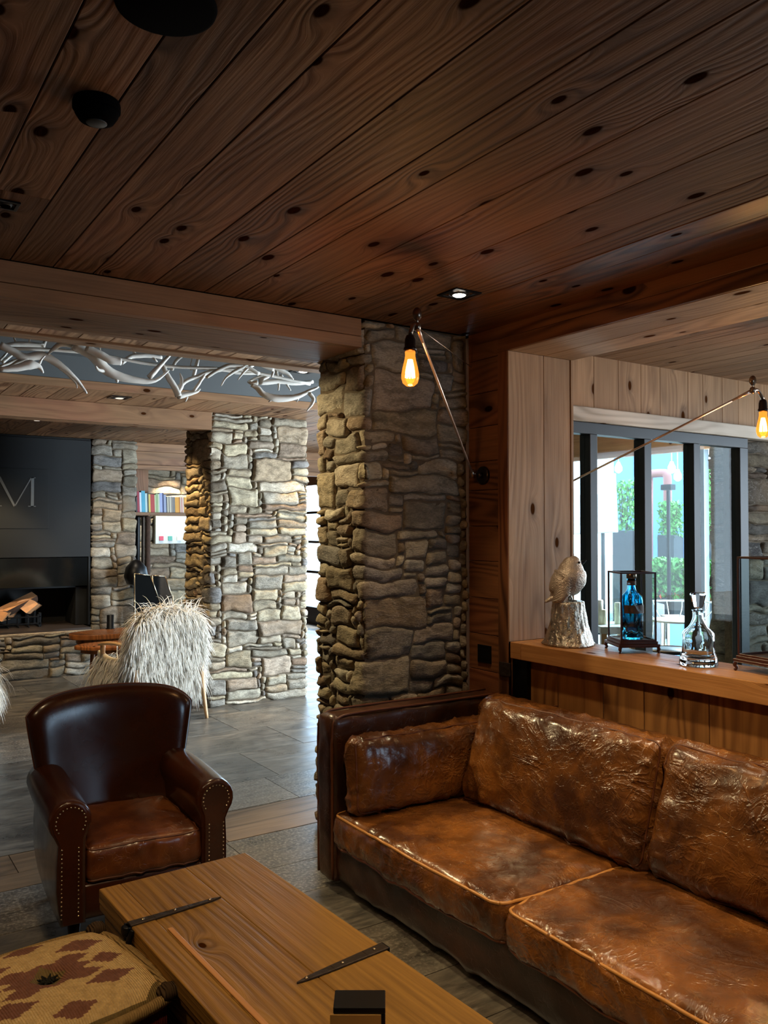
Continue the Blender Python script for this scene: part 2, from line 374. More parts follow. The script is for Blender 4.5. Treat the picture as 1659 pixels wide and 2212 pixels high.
def rbox(mb, size, r, n, fn, mi=0, rnd=None):
    """rounded box with a deformer fn(a,b,c,pos,normal)->pos ; n=(nx,ny,nz) divisions"""
    def warp(t, size_, rr):   # put more lines in the rounded zone
        return t
    idx = {}; vs = []; fs = []
    def vert(i, j, k):
        key = (i, j, k)
        if key not in idx:
            a, b, c = 2 * i / n[0] - 1, 2 * j / n[1] - 1, 2 * k / n[2] - 1
            a, b, c = [math.sin(x * PI / 2) * .35 + x * .65 for x in (a, b, c)]
            p, nm = rounded((a, b, c), size, r); idx[key] = len(vs); vs.append(fn(a, b, c, p, nm))
        return idx[key]
    nx, ny, nz = n
    for i in range(nx):
        for j in range(ny):
            fs.append((vert(i, j, 0), vert(i, j + 1, 0), vert(i + 1, j + 1, 0), vert(i + 1, j, 0)))
            fs.append((vert(i, j, nz), vert(i + 1, j, nz), vert(i + 1, j + 1, nz), vert(i, j + 1, nz)))
    for i in range(nx):
        for k in range(nz):
            fs.append((vert(i, 0, k), vert(i + 1, 0, k), vert(i + 1, 0, k + 1), vert(i, 0, k + 1)))
            fs.append((vert(i, ny, k), vert(i, ny, k + 1), vert(i + 1, ny, k + 1), vert(i + 1, ny, k)))
    for j in range(ny):
        for k in range(nz):
            fs.append((vert(0, j, k), vert(0, j, k + 1), vert(0, j + 1, k + 1), vert(0, j + 1, k)))
            fs.append((vert(nx, j, k), vert(nx, j + 1, k), vert(nx, j + 1, k + 1), vert(nx, j, k + 1)))
    mb.add(vs, fs, mi, rnd, None, True)
def fbm(x, y, z, o=3): return noise.fractal(Vector((x, y, z)), 1., 2., o)

# ------------------------------------------------------------------ rubble masonry
def layout(U, V, cell, seed, big=1.):
    rr = random.Random(seed); nu, nv = max(1, round(U / (cell * 1.3))), max(1, round(V / (cell * .86))); occ = [[0] * nu for _ in range(nv)]; out = []
    shapes = [(8, 6), (8, 5), (9, 4), (6, 5), (8, 3), (7, 3), (6, 4), (10, 3), (5, 4), (6, 3), (5, 3), (7, 2), (9, 2), (6, 2), (4, 3), (5, 2), (4, 4), (3, 3), (4, 2), (3, 2), (2, 1), (4, 1), (8, 1), (6, 1)]
    w = [1.0 * big, 1.3 * big, 1.3 * big, 1.2 * big, 1.6, 1.8, 1.4, 1.4, 1.2, 1.8, 2.0, 3.0, 2.4, 3.2, 1.0, 2.8, .7, .7, 2.2, 1.2, 1.4, 2.4, 3.2, 3.2]
    for j in range(nv):
        i = 0
        while i < nu:
            if occ[j][i]: i += 1; continue
            for tr in range(14):
                a, b = rr.choices(shapes, w)[0]
                if i + a > nu: a = nu - i
                if j + b > nv: b = nv - j
                if all(not occ[j + y][i + x] for y in range(b) for x in range(a)) and a > 1: break
            else:
                a = 1
                while i + a < nu and not occ[j][i + a] and a < 5: a += 1
                b = 1
                while j + b < nv and b < 2 and all(not occ[j + b][i + x] for x in range(a)): b += 1
            for y in range(b):
                for x in range(a): occ[j + y][i + x] = 1
            out.append((i * U / nu, j * V / nv, a * U / nu, b * V / nv)); i += a
    return out
def masonry(mb, path, z0, z1, cell=.034, seed=1, depth=.03, res=.014, corner=True, big=1., mi=0, mortar=1):
    """path: list of plan points (x,y), outward side on the right hand of the walking direction"""
    segs = []; tot = 0
    for (p, q) in zip(path, path[1:]):
        p, q = Vector(p), Vector(q); L = (q - p).length; d = (q - p) / L; segs.append((tot, tot + L, p, d, Vector((d.y, -d.x)))); tot += L
    corners = [s_[0] for s_ in segs[1:]]
    def place(u, v, h, eps=1e-4):
        for k, (a, b, p, d, nn) in enumerate(segs):
            if u <= b + 1e-9 or k == len(segs) - 1:
                q = p + d * (u - a); N = nn.copy()
                if k < len(segs) - 1 and abs(u - b) < eps: N = nn + segs[k + 1][4]
                elif k > 0 and abs(u - a) < eps: N = nn + segs[k - 1][4]
                q = q + N * (h if N.length < 1.1 else h * .6); return Vector((q.x, q.y, z0 + v))
    rr = random.Random(seed * 7 + 1)
    for (u0, v0, w, hh) in layout(tot, z1 - z0, cell, seed, big):
        g = rr.uniform(.0015, .0045); D = depth * rr.uniform(.45, 1.15); tu, tv = rr.uniform(-.012, .012), rr.uniform(-.010, .010)
        cols = (rr.random(), rr.random(), rr.random())
        nu = max(3, int(w / res)); nv = max(3, int(hh / res)); us = [i / nu for i in range(nu + 1)]; vs_ = [j / nv for j in range(nv + 1)]
        us = [.0] + [.25 / nu] + us[1:-1] + [1 - .25 / nu] + [1.]; vs_ = [.0] + [.25 / nv] + vs_[1:-1] + [1 - .25 / nv] + [1.]
        cs = [c for c in corners if u0 + .002 < c < u0 + w - .002]
        for c in cs:
            t = (c - u0) / w; k = min(range(1, len(us) - 1), key=lambda i: abs(us[i] - t)); us[k] = t
        sd = rr.uniform(0, 99); rad = rr.uniform(.006, .022); pts = []
        for t in vs_:
            for s_ in us:
                a = u0 + g + s_ * (w - 2 * g); b = v0 + g + t * (hh - 2 * g)
                for c in cs:
                    if abs(u0 + s_ * w - c) < 1e-6: a = c
                eu = min(s_, 1 - s_) * w; ev = min(t, 1 - t) * hh; e = min(eu, ev)
                # round the outline corners
                cr_ = min(rad, w * .4, hh * .4)
                if eu < cr_ and ev < cr_:
                    du, dv = cr_ - eu, cr_ - ev; L = math.hypot(du, dv); mx = max(du, dv)
                    if L > 1e-6:
                        k_ = (mx / L); a += (1 if s_ < .5 else -1) * du * (1 - k_); b += (1 if t < .5 else -1) * dv * (1 - k_)
                wx = noise.noise(Vector((a * 6, b * 6, seed))) * .030 + noise.noise(Vector((a * 22, b * 22, seed))) * .008; wy = noise.noise(Vector((a * 6, b * 6, seed + 50))) * .030 + noise.noise(Vector((a * 20, b * 24, seed + 9))) * .007
                oncorner = any(abs(a - c) < 1e-6 for c in cs)
                h = -.006 + (D + .006) * min(1., e / .009) ** .6
                if e > 1e-5: h += (tu * (s_ - .5) * 2 + tv * (t - .5) * 2 + fbm(a * 14 + sd, b * 20, sd, 3) * .010 + fbm(a * 55, b * 70, sd, 2) * .0035) * min(1, e / .01)
                aa = min(max(a + (0 if oncorner else wx), 0.), tot); bb = min(max(b + wy, 0.), z1 - z0)
                if not oncorner:
                    for c in cs + corners:
                        if abs(aa - c) < 2e-3: aa = c + (.002 if (u0 + s_ * w) > c else -.002)
                pts.append(place(aa, bb, h))
        n1 = len(us); fs = [(j * n1 + i, j * n1 + i + 1, (j + 1) * n1 + i + 1, (j + 1) * n1 + i) for j in range(len(vs_) - 1) for i in range(n1 - 1)]
        mb.add(pts, fs, mi, cols, None, True)
    # mortar bed
    for (a, b, p, d, nn) in segs:
        q = p + d * (b - a)
        mb.add([(p.x, p.y, z0), (q.x, q.y, z0), (q.x, q.y, z1), (p.x, p.y, z1)], [(0, 1, 2, 3)], mortar)

def boards(mb, x0, x1, y0, y1, z, th=.02, axis=1, edges=None, wmin=.14, wmax=.25, gap=.0035, joint=3.5, rr=None, jof=None):
    """flat field of boards in the XY plane lower face at z, running along axis"""
    rr = rr or random.Random(5)
    lo, hi = (x0, x1) if axis == 1 else (y0, y1); a0, a1 = (y0, y1) if axis == 1 else (x0, x1)
    e = [v for v in (edges or []) if lo < v < hi]; es = [lo]
    if e:
        t = e[0]; L = []
        while t - lo > wmin: t -= rr.uniform(wmin, wmax); L.append(max(t, lo))
        es = sorted(set(L + [lo])) + e
    while hi - es[-1] > wmax: es.append(es[-1] + rr.uniform(wmin, wmax))
    es.append(hi)
    for p, q in zip(es, es[1:]):
        if q - p < .01: continue
        t = a0; js = []
        t += rr.uniform(.3, 1) * joint
        while t < a1 - .4: js.append(t); t += rr.uniform(.7, 1.2) * joint
        js = [a0] + js + [a1]
        if jof and abs(p - jof[0]) < .05: js = [a0, jof[1], a1]
        for s_, t_ in zip(js, js[1:]):
            if axis == 1: mb.box((p + gap / 2, s_ + gap / 3, z), (q - gap / 2, t_ - gap / 3, z + th), L=1)
            else: mb.box((s_ + gap / 3, p + gap / 2, z), (t_ - gap / 3, q - gap / 2, z + th), L=0)
def wallboards(mb, plane, c, th, lo, hi, z0, z1, vertical=True, edges=None, wmin=.14, wmax=.22, gap=.003, rr=None):
    """boards on a vertical wall; plane 'x' (spans y) or 'y' (spans x); c = face coordinate, th signed thickness behind it"""
    rr = rr or random.Random(9); A, B = (lo, hi) if vertical else (z0, z1)
    es = [A] + sorted(v for v in (edges or []) if A < v < B)
    while B - es[-1] > wmax * 1.3: es.append(es[-1] + rr.uniform(wmin, wmax))
    es.append(B)
    for p, q in zip(es, es[1:]):
        if vertical: a_, b_, s_, t_ = p + gap / 2, q - gap / 2, z0, z1
        else: a_, b_, s_, t_ = lo, hi, p + gap / 2, q - gap / 2
        if plane == 'x': mb.box((c, a_, s_), (c + th, b_, t_), L=2 if vertical else 1)
        else: mb.box((a_, c, s_), (b_, c + th, t_), L=2 if vertical else 0)
SKY, SUN, EXPO = 5.5, 5.0, .8
# ------------------------------------------------------------------ setting
XW = 2.748; YP = 3.336; H = 2.5
def struct(mb, name, mats, **k):
    o = mb.build(name, mats, **k); o['kind'] = 'structure'; return o

# floor: slate tiles as real slabs with thin joints
SL = NT('slate_floor'); n = SL; o = n.obj(); a = n.sep(n.attr())
uvv = n.n('ShaderNodeVectorMath', operation='ADD'); n.put(uvv.inputs[0], o); n.put(uvv.inputs[1], n.comb(n.math('MULTIPLY', a[0], 9.), n.math('MULTIPLY', a[1], 7.), 0.))
f1, _ = n.noise(n.scale(uvv.outputs[0], (1., 2.2, 1)), 3.2, 6., .68, .6); f2, _ = n.noise(uvv.outputs[0], 70., 3., .6); f3, _ = n.noise(n.scale(uvv.outputs[0], (.6, 3., 1)), 9., 5., .7, .5)
c1 = n.ramp(a[0], [(0, lin((70, 68, 66))), (.3, lin((92, 90, 86))), (.6, lin((84, 80, 74))), (1, lin((110, 100, 88)))])
c2 = n.mix(n.mr(f1, .4, .65, 0, 1), c1, n.mix(.65, c1, lin((160, 150, 134))))
c3 = n.mix(n.mr(f3, .35, .7, 0, .75), c2, lin((44, 42, 42)))
c3 = n.mix(n.math('MULTIPLY', n.mr(f2, .48, .7, 0, .85), n.mr(a[2], .55, .8, 0, 1)), c3, lin((176, 168, 154)))
n.bsdf(c3, n.mr(f1, .3, .7, .24, .42), 0., n.bump(n.math('ADD', f1, n.math('MULTIPLY', f3, .6)), .4, .004), Specular_IOR_Level=.5)
M['slate'] = SL.m
M['grout'] = plain('floor_joint', (40, 38, 36), .8)
M['brownslate'] = wood('brown_stone_band', (134, 110, 84), (84, 68, 54), knots=.0, rough=.36, ring=4, tint=.15, bump=.15)
mb = MB(); rr = random.Random(21)
mb.add([(-4, -3, -.004), (9, -3, -.004), (9, 14, -.004), (-4, 14, -.004)], [(0, 1, 2, 3)], 1)
def tiles(x0, x1, y0, y1, wy, lo, hi, mi=0):
    y = y0; 
    while y < y1 - 1e-3:
        yy = min(y + rr.choice(wy), y1)
        if y1 - yy < .12: yy = y1
        x = x0 - rr.uniform(0, .5)
        while x < x1:
            xx = min(x + rr.uniform(lo, hi), x1); xs = max(x, x0)
            if xx - xs > .02: mb.box((xs + .002, y + .002, -.02), (xx - .002, yy - .002, rr.uniform(-.0008, .0008)), L=0, mi=mi)
            x = xx
        y = yy
tiles(-4, 9, -3, 3.80, (.3, .4, .5), .4, .9)
tiles(-4, 9, 3.80, 3.97, (.17,), .9, 1.8, 2)
tiles(-4, 9, 3.97, 4.21, (.24,), .9, 2.2, 2)
tiles(-4, 9, 4.21, 7.3, (.45, .6), .5, 1.1)
tiles(-4, 9, 7.3, 9.1, (.3, .45), .4, 1.0, 0)
tiles(-4, 9, 9.1, 14, (.5, .6), .5, .9)
struct(mb, 'floor', [M['slate'], M['grout'], M['brownslate']])

# ceiling of the near room
mb = MB(); rr = random.Random(4)
edges = [.245, .397, .56, .711, .86, 1.098, 1.315, 1.455, 1.673, 1.941, 2.196, 2.328]
boards(mb, -4, 2.328, -3, YP, H, edges=edges, wmin=.15, wmax=.24, joint=99, rr=rr, jof=(.397, 2.66))
mb.add([(-4, -3, H + .012), (2.76, -3, H + .012), (2.76, YP, H + .012), (-4, YP, H + .012)], [(0, 3, 2, 1)], 1)
c = struct(mb, 'ceiling', [M['ceil'], M['soot']], bevel=.0015, seg=1)
# margin planks by the right wall, their shade put into a darker wood
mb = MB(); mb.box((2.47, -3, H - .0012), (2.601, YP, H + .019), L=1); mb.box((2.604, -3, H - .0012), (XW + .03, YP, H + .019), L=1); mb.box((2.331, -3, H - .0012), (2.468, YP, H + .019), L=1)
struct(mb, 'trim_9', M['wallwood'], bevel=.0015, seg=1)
# ceiling of the fireplace room
mb = MB(); rr = random.Random(14)
boards(mb, -4, 6.5, 3.80, 4.60, H, wmin=.13, wmax=.2, rr=rr)
boards(mb, -4, 6.5, 6.10, 13, H, wmin=.13, wmax=.2, rr=rr, joint=2.0)
boards(mb, 4.2, 6.5, 4.60, 6.10, H, rr=rr)
mb.add([(-4, 3.6, H + .3), (7, 3.6, H + .3), (7, 13, H + .3), (-4, 13, H + .3)], [(0, 3, 2, 1)], 1)
struct(mb, 'ceiling', [M['ceil2'], M['soot']], bevel=.0015, seg=1)
# recess painted grey, with wooden lip
mb = MB()
mb.box((-4, 4.60, 2.72), (4.2, 6.10, 2.74)); mb.box((-4, 6.08, 2.555), (4.2, 6.10, 2.72)); mb.box((-4, 4.60, 2.52), (4.2, 4.615, 2.72)); mb.box((4.19, 4.6, 2.52), (4.21, 6.1, 2.72))
struct(mb, 'ceiling_recess', M['recess']); bpy.data.objects['ceiling_recess'].name = 'trim_1'
mb = MB(); mb.box((-4, 6.075, 2.497), (4.2, 6.12, 2.556), L=0); mb.box((-4, 4.50, 2.485), (4.2, 4.61, 2.53), L=0)
struct(mb, 'trim_2', M['beam'], bevel=.004)

# wooden beams
def beam(y0, y1, x0, x1, z0, splits, nm, label):
    mb = MB(); e = [z0] + splits + [H]
    for i, (p, q) in enumerate(zip(e, e[1:])): mb.box((x0, y0 + (.004 if i % 2 else 0), p + (.0015 if i else 0)), (x1, y0 + .05, q - .0015), L=0)
    ym = (y0 + y1) / 2
    mb.box((x0, y0 + .052, z0), (x1, y1 - .06, z0 + .03), L=0); mb.box((x0, y1 - .058, z0), (x1, y1, H), L=0)
    o = mb.build(nm, M['beam'], bevel=.003); return tag(o, label, 'beam')
beam(YP, 3.785, -4, 2.10, 2.362, [2.415], 'ceiling_beam', 'wide boxed pine beam running from the left edge to the near stone pillar')
beam(6.706, 6.89, -4, 2.72, 2.348, [], 'ceiling_beam', 'far pine beam ending on the left stone pillar, behind the antler chandelier')

# stone pillars
def pillar(path, z1, nm, label, mats, box, **k):
    mb = MB(); masonry(mb, path, 0, z1, **k)
    x0, x1, y0, y1 = box; mb.box((x0, y0, 0), (x1, y1, z1 - .002), mi=1)
    return tag(mb.build(nm, mats), label, 'pillar')
i_ = .022
pillar([(2.5, 3.81 - i_), (2.108 + i_, 3.81 - i_), (2.108 + i_, YP + i_), (XW, YP + i_)], H - .001, 'stone_pillar', 'near rubble stone pillar behind the sofa arm, beside the swing-arm bulb lamp', [M['stone'], M['mortar']], (2.15, XW, YP + .04, 3.77), cell=.034, seed=3, depth=.024, res=.013, big=1.8)
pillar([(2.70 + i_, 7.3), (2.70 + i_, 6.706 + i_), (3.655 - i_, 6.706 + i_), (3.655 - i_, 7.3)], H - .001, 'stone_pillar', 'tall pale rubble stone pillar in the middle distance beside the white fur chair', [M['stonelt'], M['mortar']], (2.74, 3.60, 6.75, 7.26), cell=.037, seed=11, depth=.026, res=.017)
pillar([(2.44, 9.9), (2.44, 9.40), (2.90, 9.40), (2.90, 9.9)], H - .001, 'stone_pillar', 'narrow rubble stone pillar right of the black fireplace panel', [M['stone'], M['mortar']], (2.47, 2.87, 9.43, 9.88), cell=.042, seed=17, depth=.03, res=.024)
# pier right of the glazed screen, inside and outside
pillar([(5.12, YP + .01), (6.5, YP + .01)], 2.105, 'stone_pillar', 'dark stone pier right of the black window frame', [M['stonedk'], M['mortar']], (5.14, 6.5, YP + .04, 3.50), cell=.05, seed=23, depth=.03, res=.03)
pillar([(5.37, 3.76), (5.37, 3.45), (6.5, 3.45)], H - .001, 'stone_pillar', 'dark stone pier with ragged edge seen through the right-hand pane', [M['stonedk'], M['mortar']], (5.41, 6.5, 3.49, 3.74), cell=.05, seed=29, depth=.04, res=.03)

# right wall: horizontal planks by the pillar, trim, header over the opening, panelling under the ledge
mb = MB()
wallboards(mb, 'x', XW, .03, 3.105, YP, 0, H, vertical=False, edges=[.30, .47, .62, .80, .98, 1.16, 1.345, 1.52, 1.70, 1.845, 2.02, 2.19, 2.36], gap=.003)
mb.box((XW + .03, 3.04, 0), (3.18, YP + .06, H), mi=1)
struct(mb, 'wall_right', [M['wallwood'], M['wallwood']], bevel=.0015)
mb = MB(); mb.box((XW - .008, 3.034, .0), (XW - .0005, 3.105, 2.372), L=2)
struct(mb, 'trim_3', M['wallwood'], bevel=.003)
mb = MB(); mb.box((XW - .008, -3, 2.372), (XW + .03, 3.105, 2.436), L=1); mb.box((XW - .002, -3, 2.438), (XW + .03, YP, H), L=1)
struct(mb, 'wall_right_header', M['wallwood'], bevel=.003); bpy.data.objects['wall_right_header'].name = 'wall_right_upper'
# jamb and soffit of the opening in pale larch
mb = MB()
for a_, b_ in ((XW - .006, 2.979), (2.979, 3.165)): mb.box((a_ + .0015, 3.03, .963), (b_ - .0015, 3.045, 2.37), L=2)
mb.box((3.167, 3.026, .9), (3.185, 3.34, 2.37), L=2)
for a_, b_ in ((XW + .002, 2.979), (2.979, 3.186)): mb.box((a_ + .0015, -3, 2.37), (b_ - .0015, 3.03, 2.395), L=1)
mb.box((3.17, -3, 2.372), (3.186, 3.34, H), L=1)
struct(mb, 'trim_4', M['niche'], bevel=.002)
# niche ceiling
mb = MB(); rr = random.Random(31); boards(mb, 3.19, 6.6, -3, YP, H, wmin=.11, wmax=.19, rr=rr, joint=99)
mb.add([(3.1, -3, H + .015), (6.6, -3, H + .015), (6.6, YP, H + .015), (3.1, YP, H + .015)], [(0, 3, 2, 1)], 1)
struct(mb, 'ceiling', [M['nicheceil'], M['soot']], bevel=.0015, seg=1)
# header planks above the glazed screen
mb = MB(); ex = [at_y(p, 850, 3.33).x for p in (1283, 1336, 1384.6, 1426, 1486, 1518, 1560, 1595, 1630)]
wallboards(mb, 'y', 3.33, .03, 3.186, 6.6, 2.19, H, edges=ex, wmin=.14, wmax=.2)
struct(mb, 'wall_back_header', M['niche'], bevel=.0015); bpy.data.objects['wall_back_header'].name = 'wall_back_upper'
mb = MB(); mb.box((3.186, 3.285, 2.112), (6.6, 3.42, 2.195), L=0)
struct(mb, 'trim_5', M['white_beam'], bevel=.006)
# glazed screen
wn = empty('window_1', (0, 0, 0)); wn['kind'] = 'structure'
mb = MB()
mb.box((3.186, 3.30, 2.045), (5.12, 3.37, 2.11)); mb.box((5.03, 3.30, 0), (5.12, 3.37, 2.045)); mb.box((3.186, 3.30, 0), (3.24, 3.37, 2.045)); mb.box((3.24, 3.30, 0), (5.03, 3.37, .06))
for a_, b_ in ((3.60, 3.66), (4.065, 4.13), (4.535, 4.60)): mb.box((a_, 3.295, .06), (b_, 3.375, 2.045)); 
mb.build('window_frame', M['frame'], wn, bevel=.003)
for a_, b_ in ((3.24, 3.60), (3.66, 4.065), (4.13, 4.535), (4.60, 5.03)):
    mb = MB(); mb.box((a_, 3.334, .06), (b_, 3.340, 2.045)); mb.build('pane', M['pane'], wn)
# low wall under the ledge
mb = MB(); rr = random.Random(2)
eY = sorted([onp for onp in (at_x(1205, 1450, 2.79).y, at_x(1303, 1480, 2.79).y, at_x(1391, 1500, 2.79).y, at_x(1532, 1530, 2.79).y)])
wallboards(mb, 'x', 2.79, .03, -3, 2.985, 0, .885, edges=eY, wmin=.16, wmax=.3)
struct(mb, 'wall_right_lower', M['panelwood'], bevel=.002)
mb = MB(); mb.box((2.765, 2.93, 0), (2.80, 3.03, .885)); struct(mb, 'trim_6', M['blackmetal'])
mb = MB()
mb.box((XW, -3, .885), (2.895, 2.955, .963), L=1); mb.box((2.897, -3, .885), (3.045, 3.028, .963), L=1); mb.box((XW, 2.957, .885), (2.895, 3.028, .963), L=0)
tag(mb.build('window_ledge', M['ledge'], bevel=.003), 'long honey-coloured pine ledge under the opening, carrying bird, bottle case and decanter', 'ledge')

# outlets on the plank wall
mb = MB(); q = at_x(1034, 1391, XW); q2 = at_x(1062, 1434, XW); mb.box((XW - .008, q2.y, q2.z), (XW, q.y, q.z)); mb.box((XW - .010, q2.y + .015, q2.z + .02), (XW - .007, q.y - .015, q.z - .02))
tag(mb.build('wall_socket', M['blackpl'], bevel=.002), 'square black wall socket plate on the dark planks left of the ledge', 'socket')
mb = MB(); q = at_x(1083, 1428, XW); q2 = at_x(1107, 1462, XW); mb.box((XW - .016, q2.y, q2.z), (XW - .008, q.y, q.z))
tag(mb.build('wall_plate', M['iron'], bevel=.002), 'small brown plate on the trim below the ledge corner', 'plate')

# ------------------------------------------------------------------ fireplace wall
mb = MB()
mb.box((-3.98, 9.9, .475), (2.40, 9.95, 2.49)); mb.box((-3.98, 9.36, 1.212), (2.405, 9.90, 2.47)); mb.box((2.27, 9.42, .475), (2.405, 9.9, 1.2)); mb.box((-3.98, 9.42, .88), (2.405, 9.46, 1.2))
mb.box((-3.98, 9.88, .475), (2.39, 9.9, 1.2), mi=1); mb.box((-3.98, 9.38, 2.47), (2.405, 9.9, 2.494), mi=1); mb.box((2.385, 9.355, .475), (2.405, 9.42, 1.212))
fp = mb.build('fireplace_surround', [M['steelblk'], M['soot']], bevel=.003)
tag(fp, 'large blackened steel fireplace hood with an etched letter above the open hearth', 'fireplace')
mb = MB(); mb.box((-4, 9.366, .90), (2.40, 9.374, 1.205)); mb.build('glass_screen', M['darkglass'], fp)
mb = MB(); q0 = at_y(0, 1010, 9.35); q1 = at_y(105, 1142, 9.35)
mb.box((1.0, 9.352, q1.z), (q1.x, 9.36, q0.z)); mb.build('logo_plate', M['steelblk'], fp, bevel=.002)
# the letter M
def px9(p, q): v = at_y(p, q, 9.35); return (v.x, v.z)
mb = MB()
def strip(a, b, w0, w1=None):
    w1 = w1 or w0; (x0, z0), (x1, z1) = a, b
    mb.prism([(x0 - w0 / 2, z0), (x0 + w0 / 2, z0), (x1 + w1 / 2, z1), (x1 - w1 / 2, z1)], 1, 9.3505, 9.3475)
zt = px9(35, 1030)[1]; zb = px9(35, 1094)[1]
xr = px9(70, 1060)[0]; xv = px9(32, 1060)[0]; xl = px9(-3, 1060)[0]
strip((xr, zb), (xr, zt), .030); strip((xl, zb), (xl, zt), .012); strip((xv, zb), (xl, zt), .022, .03); strip((xv, zb), (xr - .01, zt), .012)
mb.box((xr - .04, 9.3475, zb), (xr + .035, 9.3505, zb + .008)); mb.box((xl - .03, 9.3475, zb), (xl + .03, 9.3505, zb + .008)); mb.box((xr - .015, 9.3475, zt - .008), (xr + .03, 9.3505, zt)); mb.box((xl - .04, 9.3475, zt - .008), (xl + .015, 9.3505, zt))
mb.build('letter', M['logo'], fp)
# hearth
mb = MB(); masonry(mb, [(-4, 9.02), (2.32, 9.02), (2.32, 9.4)], 0, .44, cell=.040, seed=41, depth=.035, res=.024, big=.25); mb.box((-4, 9.05, 0), (2.30, 9.4, .42), mi=1)
mb.box((-4, 9.03, .40), (2.36, 9.12, .452), mi=0); mb.box((-4, 9.14, .44), (2.36, 9.9, .472), mi=2)
tag(mb.build('stone_hearth', [M['stone'], M['mortar'], plain('hearth_slab', (58, 50, 46), .35)]), 'raised rubble stone hearth bench under the fireplace', 'hearth')
# fire basket and logs
fb = empty('fire_basket', (1.55, 9.62, .472), 0, 'black iron fire basket full of split logs in the hearth', 'fire basket')
mb = MB()
for k in range(9):
    x = -.45 + k * .1; mb.box((x - .008, -.14, .02), (x + .008, -.12, .13)); mb.tube([(x, -.2, .012), (x, .2, .012)], .008, 6)
for z in (.03, .10): mb.box((-.47, -.142, z), (.38, -.128, z + .014))
for x in (-.45, .37):
    for y in (-.13, .14): mb.box((x - .012, y - .012, 0), (x + .012, y + .012, .15))
mb.build('iron_frame', M['blackmetal'], fb, bevel=.002)
def splitlog(name, c, L, r, rz, tilt, label, roll=0):
    mb = MB(); n_ = 7; arc = [(math.cos(a) * r, math.sin(a) * r) for a in [(-50 + 100 * k / (n_ - 1)) * PI / 180 for k in range(n_)]]
    poly = [(-.0, 0)] + arc
    vs = [(-L / 2, p[0], p[1]) for p in poly] + [(L / 2, p[0] * .95, p[1]) for p in poly]; m = len(poly)
    for i in range(m):
        j = (i + 1) % m; mb.add([vs[i], vs[j], vs[m + j], vs[m + i]], [(0, 1, 2, 3)], 0 if (i == 0 or j == 0) else 1)
    mb.add(vs[:m], [tuple(range(m))[::-1]], 0); mb.add(vs[m:], [tuple(range(m))], 0)
    o = mb.build(name, [M['log'], M['bark']], bevel=.004)
    o.matrix_world = Matrix.Translation(c) @ Matrix.Rotation(rz, 4, 'Z') @ Matrix.Rotation(tilt, 4, 'Y') @ Matrix.Rotation(roll, 4, 'X')
    return tag(o, label, 'log', 'split logs in the fire basket')
splitlog('firewood_log', (1.63, 9.60, .73), .52, .13, .15, -.42, 'largest pale split log, propped diagonally on top of the fire basket', -1.9)
splitlog('firewood_log', (1.30, 9.55, .66), .55, .12, .05, -.12, 'pale split log lying low at the left edge of the fire basket', -1.7)
splitlog('firewood_log', (1.84, 9.66, .60), .34, .15, 1.25, .12, 'end-on split log at the right end of the fire basket, pointed top', 1.57)
splitlog('firewood_log', (1.62, 9.60, .55), .36, .11, 1.1, .0, 'small split log low in the middle behind the basket bars', 1.3)

# ------------------------------------------------------------------ book niche
mb = MB()
wallboards(mb, 'y', 9.5, .04, 2.88, 6.5, 2.19, H, vertical=False, edges=[2.40], wmin=.3, wmax=.4); 
mb.box((2.88, 9.44, 2.19), (6.5, 9.5, 2.24), L=0)
struct(mb, 'trim_7', M['beam'], bevel=.002)
mb = MB(); masonry(mb, [(2.9, 11.2), (5.2, 11.2)], 0, H, cell=.06, seed=51, depth=.04, res=.03)
struct(mb, 'wall_back', [M['stonelt'], M['mortar']])
sh = MB(); sh.box((3.10, 10.38, 1.683), (4.3, 10.64, 1.722), L=0)
tag(sh.build('book_shelf', M['beam'], bevel=.003), 'wooden shelf holding a row of coloured books between the two far pillars', 'shelf')
bc = [((30, 28, 30), .016, .19), ((150, 24, 48), .028, .262), ((214, 222, 232), .022, .25), ((60, 160, 190), .045, .27), ((190, 216, 216), .024, .24), ((36, 52, 46), .016, .245), ((226, 196, 96), .022, .23), ((178, 48, 44), .05, .228), ((198, 206, 160), .016, .225), ((150, 178, 122), .026, .24), ((206, 214, 190), .018, .235), ((160, 172, 214), .034, .25), ((38, 52, 104), .016, .252), ((150, 160, 190), .03, .225), ((52, 52, 56), .012, .205), ((222, 214, 190), .014, .205), ((128, 118, 104), .012, .205), ((200, 194, 176), .02, .204), ((150, 140, 130), .016, .205), ((120, 116, 112), .03, .2), ((226, 158, 40), .05, .2), ((196, 120, 40), .016, .2), ((224, 212, 200), .014, .2), ((210, 108, 90), .01, .2), ((236, 226, 214), .014, .2), ((206, 140, 60), .012, .198), ((236, 170, 46), .036, .2), ((230, 196, 120), .012, .196), ((236, 182, 60), .02, .198)]
nm = ['black', 'crimson', 'white', 'turquoise', 'pale aqua', 'dark green', 'thin yellow', 'thick red', 'pale lime', 'sage green', 'greenish white', 'lavender blue', 'navy', 'grey blue', 'thin charcoal', 'ivory', 'taupe', 'light grey', 'stone grey', 'wide mid grey', 'wide orange', 'rust', 'off-white', 'thin coral', 'chalk white', 'thin ochre', 'amber', 'thin straw', 'golden yellow']
tot = sum(b[1] + .0015 for b in bc); s0 = at_y(293, 1080, 10.45).x; k_ = (at_y(410, 1080, 10.45).x - s0) / tot; x = s0
